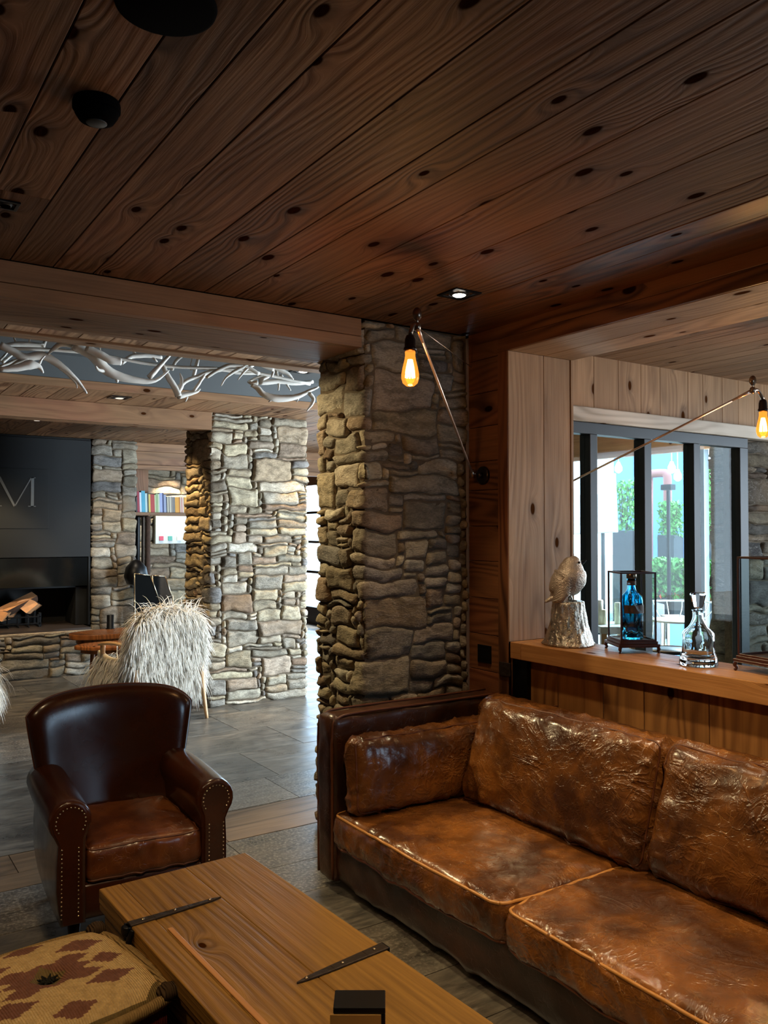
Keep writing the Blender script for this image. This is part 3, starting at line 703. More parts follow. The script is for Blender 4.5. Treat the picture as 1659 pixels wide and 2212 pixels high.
for (c, w, h), nme in zip(bc, nm):
    w *= k_; mb = MB(); D = R.uniform(.14, .17)
    mb.box((-w / 2, 0, 0), (-w / 2 + .003, D, h)); mb.box((w / 2 - .003, 0, 0), (w / 2, D, h)); mb.box((-w / 2, -.003, 0), (w / 2, .002, h)); mb.box((-w / 2 + .003, .002, .004), (w / 2 - .003, D - .004, h - .004), mi=1)
    o = mb.build('book', [plain('cover_' + nme.replace(' ', '_'), c, .55, noise_amt=.05), M['white']])
    o.location = (x + w / 2, 10.43, 1.7225); o.rotation_euler = (0, -.035, 0); x += w + .0015
    tag(o, f'{nme} book standing in the row on the far shelf', 'book', 'books on the far shelf')
# wall-mounted white panel, posts, boulder wall behind
mb = MB(); a_ = at_y(335, 1113, 11.12); b_ = at_y(404, 1174, 11.12); mb.box((a_.x, 11.10, b_.z), (b_.x + .25, 11.19, a_.z))
wp = tag(mb.build('white_panel', M['whitepanel'], bevel=.004), 'white rectangular panel with small coloured squares on the stone wall below the books', 'panel')
for p, c in ((349, (196, 60, 90)), (368, (70, 160, 150)), (387, (235, 245, 245))):
    q = at_y(p, 1163, 11.09); mb = MB(); mb.box((q.x - .03, 11.092, q.z - .03), (q.x + .03, 11.099, q.z + .03)); mb.build('icon', plain('icon', c, .5), wp, bevel=.004)
for p, w, c, t in ((297, .032, 'blackpl', 'left black pipe standing in the niche below the bookshelf'), (309, .022, 'iron', 'thin grey-brown pipe between two darker ones below the bookshelf'), (319, .034, 'bark', 'right dark brown post below the bookshelf')):
    q = at_y(p, 1200, 10.6); mb = MB(); mb.lathe([(w, 0), (w, 1.66), (w * .9, 1.68)], (q.x, 10.6, 0), 16)
    tag(mb.build('upright_post', M[c]), t, 'post')
mb = MB(); q = at_y(301, 1045, 10.7); mb.box((q.x - .16, 10.645, 1.66), (q.x + .10, 10.70, 2.3), L=2)
mb.build('side_board', M['beam'], bpy.data.objects['book_shelf'], bevel=.004)
# two dark glossy slanted panels standing before the niche
def slant(pts, y, t, label):
    mb = MB(); P = [(at_y(a, b, y).x, at_y(a, b, y).z) for a, b in pts]; mb.prism(P, 1, y, y + t)
    o = mb.build('slanted_panel', M['darkglass'], bevel=.004); tag(o, label, 'panel')
    e = MB(); n_ = len(P)
    for i in range(n_): a, b = P[i], P[(i + 1) % n_]; e.tube([(a[0], y, a[1]), (b[0], y, b[1])], .006, 6, sub=1)
    e.build('edge_strip', M['nail'], o)
    return o
slant([(291, 1239), (325, 1243), (345, 1300), (352, 1460), (292, 1460)], 8.8, .05, 'near dark glossy slanted panel with a pale metal edge behind the fur chair')
slant([(329, 1243), (357, 1245), (375, 1300), (392, 1450), (356, 1450)], 9.0, .05, 'rear dark glossy slanted panel with a bluish reflection behind the fur chair')
mb = MB(); q = at_y(300, 1250, 9.1); mb.lathe([(.0, 0), (.10, .02), (.13, .10), (.11, .2), (.05, .27), (0.001, .29)], (q.x, 9.2, q.z - .08), 20)
tag(mb.build('black_bell', M['blackpl']), 'small rounded black hood above the slanted panels', 'hood')
# something must carry it
mb = MB(); mb.lathe([(.02, 0), (.02, at_y(300, 1250, 9.1).z - .06)], (at_y(300, 1250, 9.1).x, 9.2, 0), 12); mb.build('stem', M['blackpl'], bpy.data.objects['black_bell'])

# ------------------------------------------------------------------ shell out of view, hall glazing
mb = MB(); mb.box((-4.2, -3.2, 2.84), (6.8, 13.2, 3.0)); mb.box((6.6, -3.2, H), (6.75, 13.2, 2.84)); mb.box((-4.2, -3.2, H), (-4.0, 13.2, 2.84)); mb.box((-4, -3.2, H), (6.6, -3.05, 2.84)); struct(mb, 'ceiling_leak_cap', M['recess'])  # caps added above the ceilings to stop sky leaking through gaps
mb = MB(); mb.box((-4.1, -3, 0), (-4, 14, H + .3)); struct(mb, 'wall_left', M['wallwood'])
mb = MB(); mb.box((-4, 13, 0), (6.6, 13.1, H + .3)); struct(mb, 'wall_far', M['wallwood'])
mb = MB()
mb.box((-4, -3.1, 0), (3.0, -3, H)); mb.box((3.0, -3.1, 0), (6.6, -3, .9)); mb.box((3.0, -3.1, 2.2), (6.6, -3, H)); mb.box((4.5, -3.1, .9), (6.6, -3, 2.2))
struct(mb, 'wall_front', M['wallwood'])
wn2 = empty('window_2'); wn2['kind'] = 'structure'
mb = MB(); 
for x in (3.0, 3.3, 3.72, 3.9, 4.44): mb.box((x, -3.07, .9), (x + .06, -3.02, 2.2))
mb.build('window_frame', M['frame'], wn2)
mb = MB(); mb.box((6.6, -3, 0), (6.7, .4, H)); mb.box((6.6, 2.8, 0), (6.7, 3.6, H)); mb.box((6.6, .4, 0), (6.7, 2.8, .7)); mb.box((6.6, .4, 2.3), (6.7, 2.8, H)); struct(mb, 'wall_right_outer', M['wallwood'])
wn4 = empty('window_4'); wn4['kind'] = 'structure'
mb = MB()
for y in (.4, 1.2, 1.98, 2.74): mb.box((6.61, y, .7), (6.67, y + .06, 2.3))
mb.build('window_frame', M['frame'], wn4)
# outer glazing of the hall at x = 6.5
wn3 = empty('window_3'); wn3['kind'] = 'structure'
mb = MB(); mb.box((6.5, 3.6, 2.22), (6.58, 13, H), L=1); struct(mb, 'trim_8', M['beam'])
mb = MB(); mb.box((6.5, 9.3, 0), (6.58, 13, .27)); mb.box((6.5, 3.7, 0), (6.58, 9.3, .05))
for y in (3.7, 4.62, 7.1, 8.2, 9.28, 10.4, 12.92): mb.box((6.5, y, .0), (6.57, y + .07, 2.22))
for z in (.83, 1.31, 1.78): mb.box((6.51, 9.3, z - .02), (6.56, 13, z + .02))
mb.build('window_frame', M['frame'], wn3)
# ------------------------------------------------------------------ leather shapes
def ridge(x, y, z): return (1 - abs(noise.noise(Vector((x, y, z)))) * 2.2)
def wrinkle(p, nm, seed, amp, edge):
    """creases: gathered towards the seams, soft in the middle"""
    q = Vector((p.x, p.y, p.z)); w = noise.noise(q * 5 + Vector((seed, 0, 0))) * .09
    r = max(0, ridge(q.x * 3.5 + seed, q.y * 9 + w * 20, q.z * 6)) ** 5
    r2 = max(0, ridge(q.x * 9 + seed + w * 10, q.y * 4, q.z * 9 + 3)) ** 6
    s = noise.noise(q * 4.5 + Vector((seed * 2, 1, 1)))
    return amp * (s * .9 + (r * .9 + r2 * .6) * (.35 + .8 * edge)) + amp * .22 * (.1 + edge) * noise.noise(q * 24 + Vector((seed, 4, 0))) + amp * .3 * noise.noise(q * 11 + Vector((seed, 4, 7)))
def cushion(size, r, n, crown, seed, amp, pinch=0., T=Matrix.Identity(4), crown_side=0., sag=0.):
    def fn(a, b, c, p, nm):
        f = (1 - a ** 4) * (1 - b ** 4); e = max(abs(a), abs(b)) ** 3
        q = p.copy(); q.z += (1 if c > 0 else -1) * abs(c) * crown * (1 - a * a) ** .6 * (1 - b * b) ** .6
        q.y += math.copysign(1, b) * abs(b) ** 3 * crown_side * (1 - a * a); q.x += math.copysign(1, a) * abs(a) ** 3 * crown_side * (1 - b * b)
        if pinch: q.z *= 1 - pinch * (abs(a) ** 5 + abs(b) ** 5) * .5
        q.z -= sag * math.exp(-((a - .1) ** 2 + (b + .1) ** 2) * 3) * (c > 0)
        q += nm * wrinkle(q, nm, seed, amp, e)
        return T @ q
    return fn
def rim(size, fn, c, inset=0., n=24, half=None):
    """closed path round the rounded box at height parameter c"""
    pts = []
    sq = []
    for k in range(n): sq.append((-1 + 2 * k / n, -1))
    for k in range(n): sq.append((1, -1 + 2 * k / n))
    for k in range(n): sq.append((1 - 2 * k / n, 1))
    for k in range(n): sq.append((-1, 1 - 2 * k / n))
    sq.append((-1, -1))
    for a, b in sq:
        pts.append((a, b))
    return pts
def piping(mb, size, r, fn, c=1., rad=.006, sel=None, mi=0):
    pts = []
    for a, b in rim(size, fn, c):
        m = max(abs(a), abs(b)); p, nm = rounded((a, b, c * .999), size, r)
        # stay on the 45 degree line of the rounding
        h = [x / 2 for x in size]; 
        q = Vector((a * h[0], b * h[1], 0)); inner = Vector((max(-h[0] + r, min(h[0] - r, q.x)), max(-h[1] + r, min(h[1] - r, q.y)), (h[2] - r) * (1 if c > 0 else -1)))
        d = Vector((q.x - inner.x, q.y - inner.y, 0)); d = d.normalized() if d.length > 1e-6 else Vector((0, 0, 0))
        nm = (d + Vector((0, 0, 1 if c > 0 else -1))).normalized()
        pts.append(fn(a, b, c, inner + nm * r, nm))
    if sel: pts = [p for p, (a, b) in zip(pts, rim(size, fn, c)) if sel(a, b)]
    mb.tube(pts, rad, 7, mi, sub=2)

# ------------------------------------------------------------------ sofa
S0 = Vector((2.24, 2.0, 0)); TR = lambda x, y, z: Matrix.Translation(Vector((x, y, z)) - S0)
sofa = empty('leather_sofa', S0, 0, 'worn cognac leather sofa with loose cushions, backed against the ledge wall', 'sofa')
def soft(name, c, size, r, n, crown, seed, amp, mats, parent, pipe=None, rot=None, piprad=.006, **k):
    T = TR(*c) @ (rot or Matrix.Identity(4)); fn = cushion(size, r, n, crown, seed, amp, T=T, **k); mb = MB(); rbox(mb, size, r, n, fn)
    o = mb.build(name, mats, parent)
    if pipe:
        for cc, mt in pipe:
            pm = MB(); piping(pm, size, r, fn, cc, piprad); pm.build('piping', M[mt], o)
    return o
soft('frame_base', (2.225, 1.96, .125), (.86, 2.40, .19), .03, (24, 60, 8), .0, 3.1, .010, M['leather_dk'], sofa)
soft('armrest', (2.235, 3.10, .375), (.94, .13, .69), .03, (36, 10, 30), .0, 5.2, .006, M['leather_dk'], sofa)
pm = MB()
for yy in (3.042, 3.158):
    pm.tube([Vector((1.772, yy, .05)) - S0, Vector((1.770, yy, .40)) - S0, Vector((1.770, yy, .66)) - S0, Vector((1.80, yy, .712)) - S0, Vector((1.90, yy, .724)) - S0, Vector((2.3, yy, .722)) - S0, Vector((2.70, yy, .722)) - S0], .006, 7)
pm.build('piping', M['pipingdk'], sofa)
soft('armrest', (2.235, .80, .375), (.94, .13, .69), .03, (20, 8, 16), .0, 6.2, .006, M['leather_dk'], sofa)
bk = soft('backrest', (2.61, 1.94, .46), (.17, 2.22, .55), .075, (10, 90, 24), .0, 7.7, .008, M['leather'], sofa)
pm = MB(); pm.tube([Vector((2.535 + .02 * math.sin(t * PI), 2.62 - .012 * math.sin(t * 5), .60 + .135 * min(1, t * 1.25) )) - S0 + Vector((.13 * max(0, t - .55) / .45, 0, 0)) for t in [k / 8 for k in range(9)]], .003, 6); pm.build('seam', M['pipingdk'], sofa)
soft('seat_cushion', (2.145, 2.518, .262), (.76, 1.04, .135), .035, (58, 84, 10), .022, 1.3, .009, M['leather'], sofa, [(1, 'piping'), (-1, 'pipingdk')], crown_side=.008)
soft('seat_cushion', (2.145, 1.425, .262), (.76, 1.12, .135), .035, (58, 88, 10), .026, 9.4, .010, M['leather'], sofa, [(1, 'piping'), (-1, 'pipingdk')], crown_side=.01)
rb = Matrix.Rotation(math.radians(-72), 4, 'Y')   # cushion plane stood upright, leaning back
rbk = Matrix.Rotation(math.radians(-74), 4, 'Y')
soft('back_cushion', (2.415, 2.37, .545), (.46, .98, .15), .06, (48, 84, 12), .045, 12.6, .011, M['leather'], sofa, [(1, 'pipingdk')], rot=rbk, piprad=.004, pinch=.15)
soft('back_cushion', (2.415, 1.38, .550), (.46, .99, .15), .06, (48, 84, 12), .050, 17.9, .012, M['leather'], sofa, [(1, 'pipingdk')], rot=rbk, piprad=.004, pinch=.15)
# loose bolster against the far arm
size = (.80, .32, .13); T = Matrix.Translation((2.19, 2.945, .487)) @ Matrix.Rotation(math.radians(0.5), 4, 'Y') @ Matrix.Rotation(math.radians(84), 4, 'X')
fn = cushion(size, .05, None, .04, 23.4, .010, pinch=.35, T=Matrix.Translation((-2.19, -2.945, -.487)) @ T)
mb = MB(); rbox(mb, size, .05, (70, 36, 12), fn)
bo = mb.build('bolster_cushion', M['leather']); bo.location = (2.19, 2.945, .487); tag(bo, 'crumpled cognac leather cushion propped against the far arm of the sofa', 'cushion')
pm = MB(); piping(pm, size, .05, fn, 1, .004); pm.build('piping', M['pipingdk'], bo)

# ------------------------------------------------------------------ club armchair
ch = empty('club_armchair', (.990, 3.05, 0), math.radians(-4.), 'small dark brown leather club armchair with rolled studded arms', 'armchair')
def armprof(side):
    # closed outline (x,z): inner side up, roll, outer side down ; side=+1 right arm
    pts = []
    rc, rz_, rr_ = .008, .478, .074
    pts += [(-.048, .115), (-.047, .25), (-.046, .36), (-.047, .42)]
    for k in range(15):
        a = math.radians(205 - k * (205 + 40) / 14); pts.append((rc + rr_ * math.cos(a), rz_ + rr_ * math.sin(a)))
    pts += [(.050, .40), (.054, .32), (.054, .24), (.046, .17), (.036, .115)]
    return [(side * x, z) for x, z in pts]
def arm(side):
    P = armprof(side); cx = sum(p[0] for p in P) / len(P); m = len(P); mb = MB()
    ys = [(-.000, .90), (.004, .955), (.012, .985), (.03, 1.)] + [(.03 + .57 * k / 10, 1.) for k in range(1, 11)]
    vs = []
    for y, s_ in ys:
        for (x, z) in P:
            zz = .33 + (z - .33) * (1 - (1 - s_) * .35); xx = cx + (x - cx) * s_
            ox = side * .006 * math.sin((y / .6) * PI) * (1 if x * side > 0 else 0)
            vs.append((side * .254 + xx + ox, y, zz))
    fs = []
    for i in range(len(ys) - 1):
        for k in range(m):
            q = (i * m + k, i * m + (k + 1) % m, (i + 1) * m + (k + 1) % m, (i + 1) * m + k); fs.append(q if side < 0 else q[::-1])
    fs.append(tuple(range(m)) if side > 0 else tuple(range(m))[::-1]); fs.append(tuple((len(ys) - 1) * m + k for k in range(m)) if side < 0 else tuple((len(ys) - 1) * m + k for k in range(m))[::-1])
    mb.add(vs, fs, 0, None, None, True)
    o = mb.build('armrest', M['club'], ch)
    # front facing panel and studs
    fp_ = MB(); Q = [(cx + (x - cx) * .80, .33 + (z - .33) * .965) for x, z in P]
    fp_.prism([(side * .254 + x, z) for x, z in Q], 1, -.006, .004); fp_.build('front_panel', M['club'], o, bevel=.003)
    for col_ in (-.028, .028):
        nb = MB()
        for k in range(17):
            z = .15 + k * .0148; nb.lathe([(.0036, 0), (.003, .0018), (.0012, .003)], (0, 0, 0), 8)
            for i in range(len(nb.v) - 24, len(nb.v)): x_, y_, z_ = nb.v[i]; nb.v[i] = (side * .254 + cx + col_ + x_, -.0065 - z_, z + y_)
        nb.build('nailhead_trim', M['nail'], o)
    nb = MB()
    for k in range(17):
        a = math.radians(-35 + k * 250 / 16); nb.lathe([(.0036, 0), (.003, .0018), (.0012, .003)], (0, 0, 0), 8)
        for i in range(len(nb.v) - 24, len(nb.v)): x_, y_, z_ = nb.v[i]; nb.v[i] = (side * (.254 + .008 + .05 * math.cos(a)) + x_, -.0065 - z_, .478 + .052 * math.sin(a) + y_)
    nb.build('nailhead_trim', M['nail'], o)
arm(-1); arm(1)
def backfn(s_, t, front):
    s = 2 * s_ - 1; hw = .262 + .045 * t + .045 * t ** 2.2
    ztop = .832 - .035 * s * s - .055 * abs(s) ** 7; z = .14 + (ztop - .14) * t
    x = s * hw * (1 - .03 * t ** 8)
    T = .055 * (1 - abs(s) ** 10) ** .5 * (1 - t ** 14) ** .5 + .0
    y = .545 + .085 * t + .03 * math.sin(t * PI * .9) - .085 * s * s * (1 - .3 * t)
    return (x, y - T if front else y + T, z + (0 if t < .9 else .02 * (1 - ((t - .9) / .1)) * 0))
mb = MB(); N1, N2 = 41, 33
wrp = lambda t: .5 - .5 * math.cos(PI * t)
wr2 = lambda t: math.sin(t * PI / 2) if t > .5 else t * 1.41421
mb.grid(lambda a, b: backfn(wrp(a), math.sin(b * PI / 2), True), N1, N2); mb.grid(lambda a, b: backfn(wrp(1 - a), math.sin(b * PI / 2), False), N1, N2)
bo_ = mb.build('backrest', M['club'], ch)
pm = MB(); pm.tube([backfn(wrp(k / 30), 1, True) for k in range(31)], .004, 7); pm.tube([backfn(0, math.sin(k / 20 * PI / 2), True) for k in range(21)], .004, 7); pm.tube([backfn(1, math.sin(k / 20 * PI / 2), True) for k in range(21)], .004, 7); pm.build('piping', M['pipingdk'], bo_)
def local(name, c, size, r, n, crown, seed, amp, mt, parent, pipe=None, prad=.004, rot=None, **k):
    T = Matrix.Translation(c) @ (rot or Matrix.Identity(4)); fn = cushion(size, r, n, crown, seed, amp, T=T, **k); mb = MB(); rbox(mb, size, r, n, fn)
    o = mb.build(name, M[mt], parent)
    if pipe: pm = MB(); [piping(pm, size, r, fn, cc, prad) for cc in pipe]; pm.build('piping', M['pipingdk'], o)
    return o
local('seat_cushion', (0, .245, .312), (.415, .50, .125), .03, (40, 40, 10), .018, 2.2, .006, 'clubseat', ch, [1, -1])
local('seat_frame', (0, .28, .185), (.50, .54, .13), .015, (12, 12, 6), 0, 4.2, .001, 'club', ch)
for x in (-.24, .24):
    for y in (.05, .56):
        mb = MB(); mb.lathe([(.014, 0), (.024, .12)], (x * 1.0, y, 0), 10); mb.build('leg', M['blackpl'], ch)

# ------------------------------------------------------------------ fur chairs
def strands(mb, samples, rr, L=(.09, .15), w=.0028, grav=1.):
    for p, nm in samples:
        p = Vector(p); d = (Vector(nm) * .38 + Vector((0, 0, -.25)) + Vector((rr.uniform(-.28, .28), rr.uniform(-.28, .28), rr.uniform(-.2, .3)))).normalized(); ln = rr.uniform(*L); pts = [p]; st = ln / 4
        cl = Vector((noise.noise(p * 6), noise.noise(p * 6 + Vector((9, 0, 0))), 0)) * .5
        for k in range(4):
            d = (d + Vector((0, 0, -.42 * grav)) + cl * .22 + Vector((rr.uniform(-.12, .12), rr.uniform(-.12, .12), 0))).normalized(); p = p + d * st; pts.append(p)
        a = d.cross(Vector((0, 0, 1))); a = a.normalized() if a.length > 1e-3 else Vector((1, 0, 0)); b = Vector(nm)
        b = b - d * b.dot(d); b = b.normalized() if b.length > 1e-3 else a.cross(d)
        vs = []
        for k, q in enumerate(pts):
            ww = w * (1 - (k / 4) ** 2 * .9) * .5; vs += [q - a * ww, q + a * ww, q + b * ww * .8]
        fs = []
        for k in range(4):
            o_ = k * 3
            for x, y in ((0, 1), (1, 2), (2, 0)): fs.append((o_ + x, o_ + y, o_ + 3 + y, o_ + 3 + x))
        mb.add(vs, fs, 0, (rr.random(), 0, 0), None, True)
def sample(fn, n, rr): return [fn(rr) for _ in range(n)]
def fur_chair(loc, rz, label):
    c = empty('fur_lounge_chair', loc, rz, label, 'chair', 'fur lounge chairs by the fireplace'); rr = random.Random(8)
    # local frame: x right, y forward (away from the camera), back slab at y 0
    def backsurf(a, b, yy):   # rounded slab
        return None
    T = Matrix.Translation((0, .03, .58)) @ Matrix.Rotation(math.radians(8), 4, 'X')
    fnb = cushion((.56, .10, .60), .045, None, 0, 1, .01, T=T); mb = MB()
    def shp(a, b, c, p, nm):
        q = p.copy(); q.x *= 1 - .10 * max(0, c) ** 3 * abs(a); q.z += -.07 * max(0, c) * a * a
        return T @ q
    rbox(mb, (.56, .10, .60), .045, (16, 4, 16), shp); bk_ = mb.build('backrest', M['furskin'], c)
    S = []
    for _ in range(7000):
        f = rr.random(); a, c_ = rr.uniform(-1, 1), rr.uniform(-1, 1)
        if f < .55: q = (a, -1, c_); nn = (0, -1, 0)
        elif f < .70: q = (a, 1, c_); nn = (0, 1, 0)
        elif f < .82: q = (a, rr.uniform(-1, 1), 1); nn = (0, 0, 1)
        elif f < .92: q = (-1, rr.uniform(-1, 1), c_); nn = (-1, 0, 0)
        else: q = (1, rr.uniform(-1, 1), c_); nn = (1, 0, 0)
        p, nm = rounded(q, (.56, .10, .60), .045); S.append((shp(*q, p, nm), (T.to_3x3() @ Vector(nm)).normalized()))
    fm = MB(); strands(fm, S, rr, (.10, .20), .0095); fm.build('fur', M['fur'], bk_)
    mb = MB(); T2 = Matrix.Translation((0, .34, .36)); 
    def shp2(a, b, c, p, nm): return T2 @ p
    rbox(mb, (.56, .58, .13), .05, (8, 8, 4), shp2); st = mb.build('seat', M['furskin'], c)
    S = []
    for _ in range(3200):
        f = rr.random(); a, b = rr.uniform(-1, 1), rr.uniform(-1, 1)
        if f < .25: q = (a, b, 1)
        elif f < .6: q = (-1, b, a)
        elif f < .8: q = (1, b, a)
        else: q = (a, 1, b)
        p, nm = rounded(q, (.56, .58, .13), .05); S.append((T2 @ p, nm))
    fm = MB(); strands(fm, S, rr, (.16, .30), .008, 1.6); fm.build('fur', M['fur'], st)
    # side panels of wool under the arms
    for s in (-1, 1):
        mb = MB(); T3 = Matrix.Translation((s * .29, .36, .32))
        rbox(mb, (.05, .50, .34), .02, (3, 10, 8), lambda a, b, c_, p, nm: T3 @ Vector((p.x, p.y, p.z + .04 * abs(b) ** 2 * (c_ > 0)))); sp = mb.build('side_panel', M['furskin'], c)
        S = []
        for _ in range(1100):
            q = (s, rr.uniform(-1, 1), rr.uniform(-1, 1)); p, nm = rounded(q, (.05, .50, .34), .02); S.append((T3 @ p, nm))
        fm = MB(); strands(fm, S, rr, (.06, .12), .008, 1.8); fm.build('fur', M['fur'], sp)
        mb = MB(); mb.tube([(s * .30, -.02, .60), (s * .315, .2, .615), (s * .32, .42, .60), (s * .31, .56, .575)], [.018, .022, .024, .016], 10, flat=.6); mb.build('armrest', M['lightwood'], c)
        mb = MB(); mb.tube([(s * .275, -.03, .44), (s * .285, -.06, .2), (s * .30, -.09, 0)], [.022, .019, .012], 10); mb.build('leg', M['lightwood'], c)
        mb = MB(); mb.tube([(s * .30, .52, .58), (s * .29, .55, .3), (s * .29, .58, 0)], [.020, .019, .012], 10); mb.build('leg', M['lightwood'], c)
    return c
f1_ = fur_chair((2.245, 6.42, 0), math.radians(8), 'white long-haired fur chair with pale wooden arms beside the far stone pillar')
f2_ = dup(f1_, None, (.655, 6.55, 0), math.radians(-14)); f2_['label'] = 'white fur chair mostly cut off by the left edge, facing the hearth'

# ------------------------------------------------------------------ slab tables
def slab_table(name, c, rx, ry, z, th, rz, label, seed):
    t = empty(name, (c[0], c[1], 0), rz, label, 'table', 'live-edge slab tables'); mb = MB(); n_ = 40; rr = random.Random(seed)
    out = [(rx * math.cos(2 * PI * k / n_) * (1 + .14 * noise.noise(Vector((math.cos(2 * PI * k / n_) * 1.5, math.sin(2 * PI * k / n_) * 1.5, seed)))), ry * math.sin(2 * PI * k / n_) * (1 + .14 * noise.noise(Vector((math.sin(2 * PI * k / n_) * 1.5, math.cos(2 * PI * k / n_) * 1.5, seed + 5))))) for k in range(n_)]
    mb.prism([(x * .86, y * .86) for x, y in out], 2, z - th, z - th * .5); mb.prism(out, 2, z - th * .5, z)
    mb.build('table_top', M['table'], t, bevel=.008)
    for k in range(3):
        a = 2 * PI * k / 3 + .4; mb = MB(); mb.tube([(rx * .55 * math.cos(a), ry * .55 * math.sin(a), z - th), (rx * .62 * math.cos(a), ry * .62 * math.sin(a), 0)], [.028, .018], 10, sub=1); mb.build('leg', M['table'], t)
slab_table('slab_table', (2.45, 8.42), .50, .26, .50, .10, .1, 'taller dark live-edge wooden slab table just in front of the hearth', 3)
slab_table('slab_table', (2.28, 7.82), .40, .22, .455, .07, -.1, 'lower glossy brown slab table tucked in front of the taller one', 9)
mb = MB(); q = at_z(238, 1358, .50); mb.lathe([(.045, 0), (.045, .004), (.034, .006), (.034, .14), (.03, .14), (.03, .05)], (q.x, q.y, .50), 24); tag(mb.build('candle_holder', M['blackpl']), 'small black cylindrical candle holder on the slab table', 'candle holder')

# ------------------------------------------------------------------ kilim pouf
KC = Vector((.452, 2.112, 0)); KS = .215
CR, MV, OL, DK = lin((206, 172, 116)), lin((128, 86, 68)), lin((118, 98, 60)), lin((40, 32, 26))
def kilim(s, t):
    """stepped medallions; s,t in -1..1 over the cushion top"""
    st = .043
    def step(d): return math.floor(d / st) * st
    def med(cx, cy, w, h): return step(abs(s - cx)) / w + abs(t - cy) / h < 1
    if max(abs(s), abs(t)) > .93: c = OL
    elif abs(s) + abs(t) > 1.62: c = OL
    else:
        c = CR
        for cx, cy, w, h in ((0, 0, .44, .26), (.30, .19, .19, .11), (-.30, .19, .19, .11), (.30, -.19, .19, .11), (-.30, -.19, .19, .11), (.50, .42, .24, .14), (-.50, .42, .24, .14), (.50, -.42, .24, .14), (-.50, -.42, .24, .14), (.62, 0, .14, .12), (-.62, 0, .14, .12), (0, .74, .22, .12), (0, -.74, .22, .12)):
            if med(cx, cy, w, h): c = MV
        if abs(s) * 1.2 + abs(t) < .22: c = OL
    k = .9 + .2 * R.random(); return tuple(x * k for x in c)
n = NT('kilim_weave'); a = n.attr(); o = n.obj(); w1 = n.n('ShaderNodeTexWave'); n.put(w1.inputs['Vector'], o); w1.inputs['Scale'].default_value = 55; w1.inputs['Distortion'].default_value = 1.5; w1.inputs['Detail'].default_value = 2
f, _ = n.noise(o, 60, 3); n.bsdf(n.mix(n.mr(f, .3, .7, 0, .35), a, n.mix(1., a, (.35, .3, .25), 'MULTIPLY')), .9, 0., n.bump(n.math('ADD', w1.outputs['Fac'], f), .9, .004), Specular_IOR_Level=.1); M['kilim'] = n.m
po = empty('kilim_pouf', KC, math.radians(8), 'square pouf covered in a cream and mauve stepped kilim, left of the trunk', 'pouf')
def poufp(s, t, side=0.):
    # square with slightly bulging sides
    x = s * KS * (1 + .07 * (1 - t * t)); y = t * KS * (1 + .07 * (1 - s * s)); k = 1 - .06 * (abs(s * t)) ** 4
    return x * k, y * k
def topz(s, t): return .425 + .022 * (1 - s ** 4) * (1 - t ** 4) - .022 * math.exp(-(s * s + t * t) * 60) + .004 * noise.noise(Vector((s * 3, t * 3, 1))) - .03 * (max(abs(s), abs(t)) ** 14)
mb = MB(); mb.grid(lambda a, b: (*poufp(2 * a - 1, 2 * b - 1), topz(2 * a - 1, 2 * b - 1)), 111, 111, colfn=lambda a, b: kilim(2 * a - 1, 2 * b - 1)); mb.build('kilim_top', M['kilim'], po)
mb = MB(); RING = [( -1 + 2 * k / 20, -1) for k in range(20)] + [(1, -1 + 2 * k / 20) for k in range(20)] + [(1 - 2 * k / 20, 1) for k in range(20)] + [(-1, 1 - 2 * k / 20) for k in range(20)]
def sidep(a, b):
    s, t = RING[int(round(a * 80)) % 80]; x, y = poufp(s, t); z = .395 * (1 - b); k = 1 + .03 * math.sin(b * PI); return (x * k, y * k, z)
SCOL = lambda a, b: [(lin((92, 28, 20))), lin((34, 26, 22)), lin((120, 96, 60)), lin((58, 34, 24))][int(b * 7 + (a * 40 % 1) * .0) % 4]
mb.grid(sidep, 80, 25, closeu=True, colfn=SCOL); mb.build('side_cover', M['kilim'], po)
mb = MB(); ring3 = [(*[c_ * 1.01 for c_ in poufp(s, t)], .405) for s, t in RING] ; mb.tube(ring3 + ring3[:1], .014, 8, rnd=(*lin((150, 122, 78)),), sub=1)
mb.build('rolled_edge', M['kilim'], po)
for s, t in ((1, 1), (1, -1), (-1, 1), (-1, -1)):
    mb = MB(); x, y = poufp(s, t); mb.lathe([(.002, -.022), (.020, -.014), (.026, 0), (.020, .014), (.002, .022)], (x * 1.01, y * 1.01, .418), 14, rnd=lin((70, 54, 38)), wob=lambda a, z: 1 + .15 * math.sin(a * 5)); mb.build('corner_knot', M['kilim'], po)
mb = MB(); 
for k in range(8):
    a = k * PI / 4 + .2; mb.tube([(0, 0, .430), (.012 * math.cos(a), .012 * math.sin(a), .434), (.03 * math.cos(a), .03 * math.sin(a), .436)], [.005, .004, .001], 6, rnd=lin((34, 34, 28)))
mb.lathe([(.008, 0), (.009, .004), (.001, .008)], (0, 0, .43), 12, rnd=lin((34, 34, 28))); mb.build('centre_tuft', M['kilim'], po)

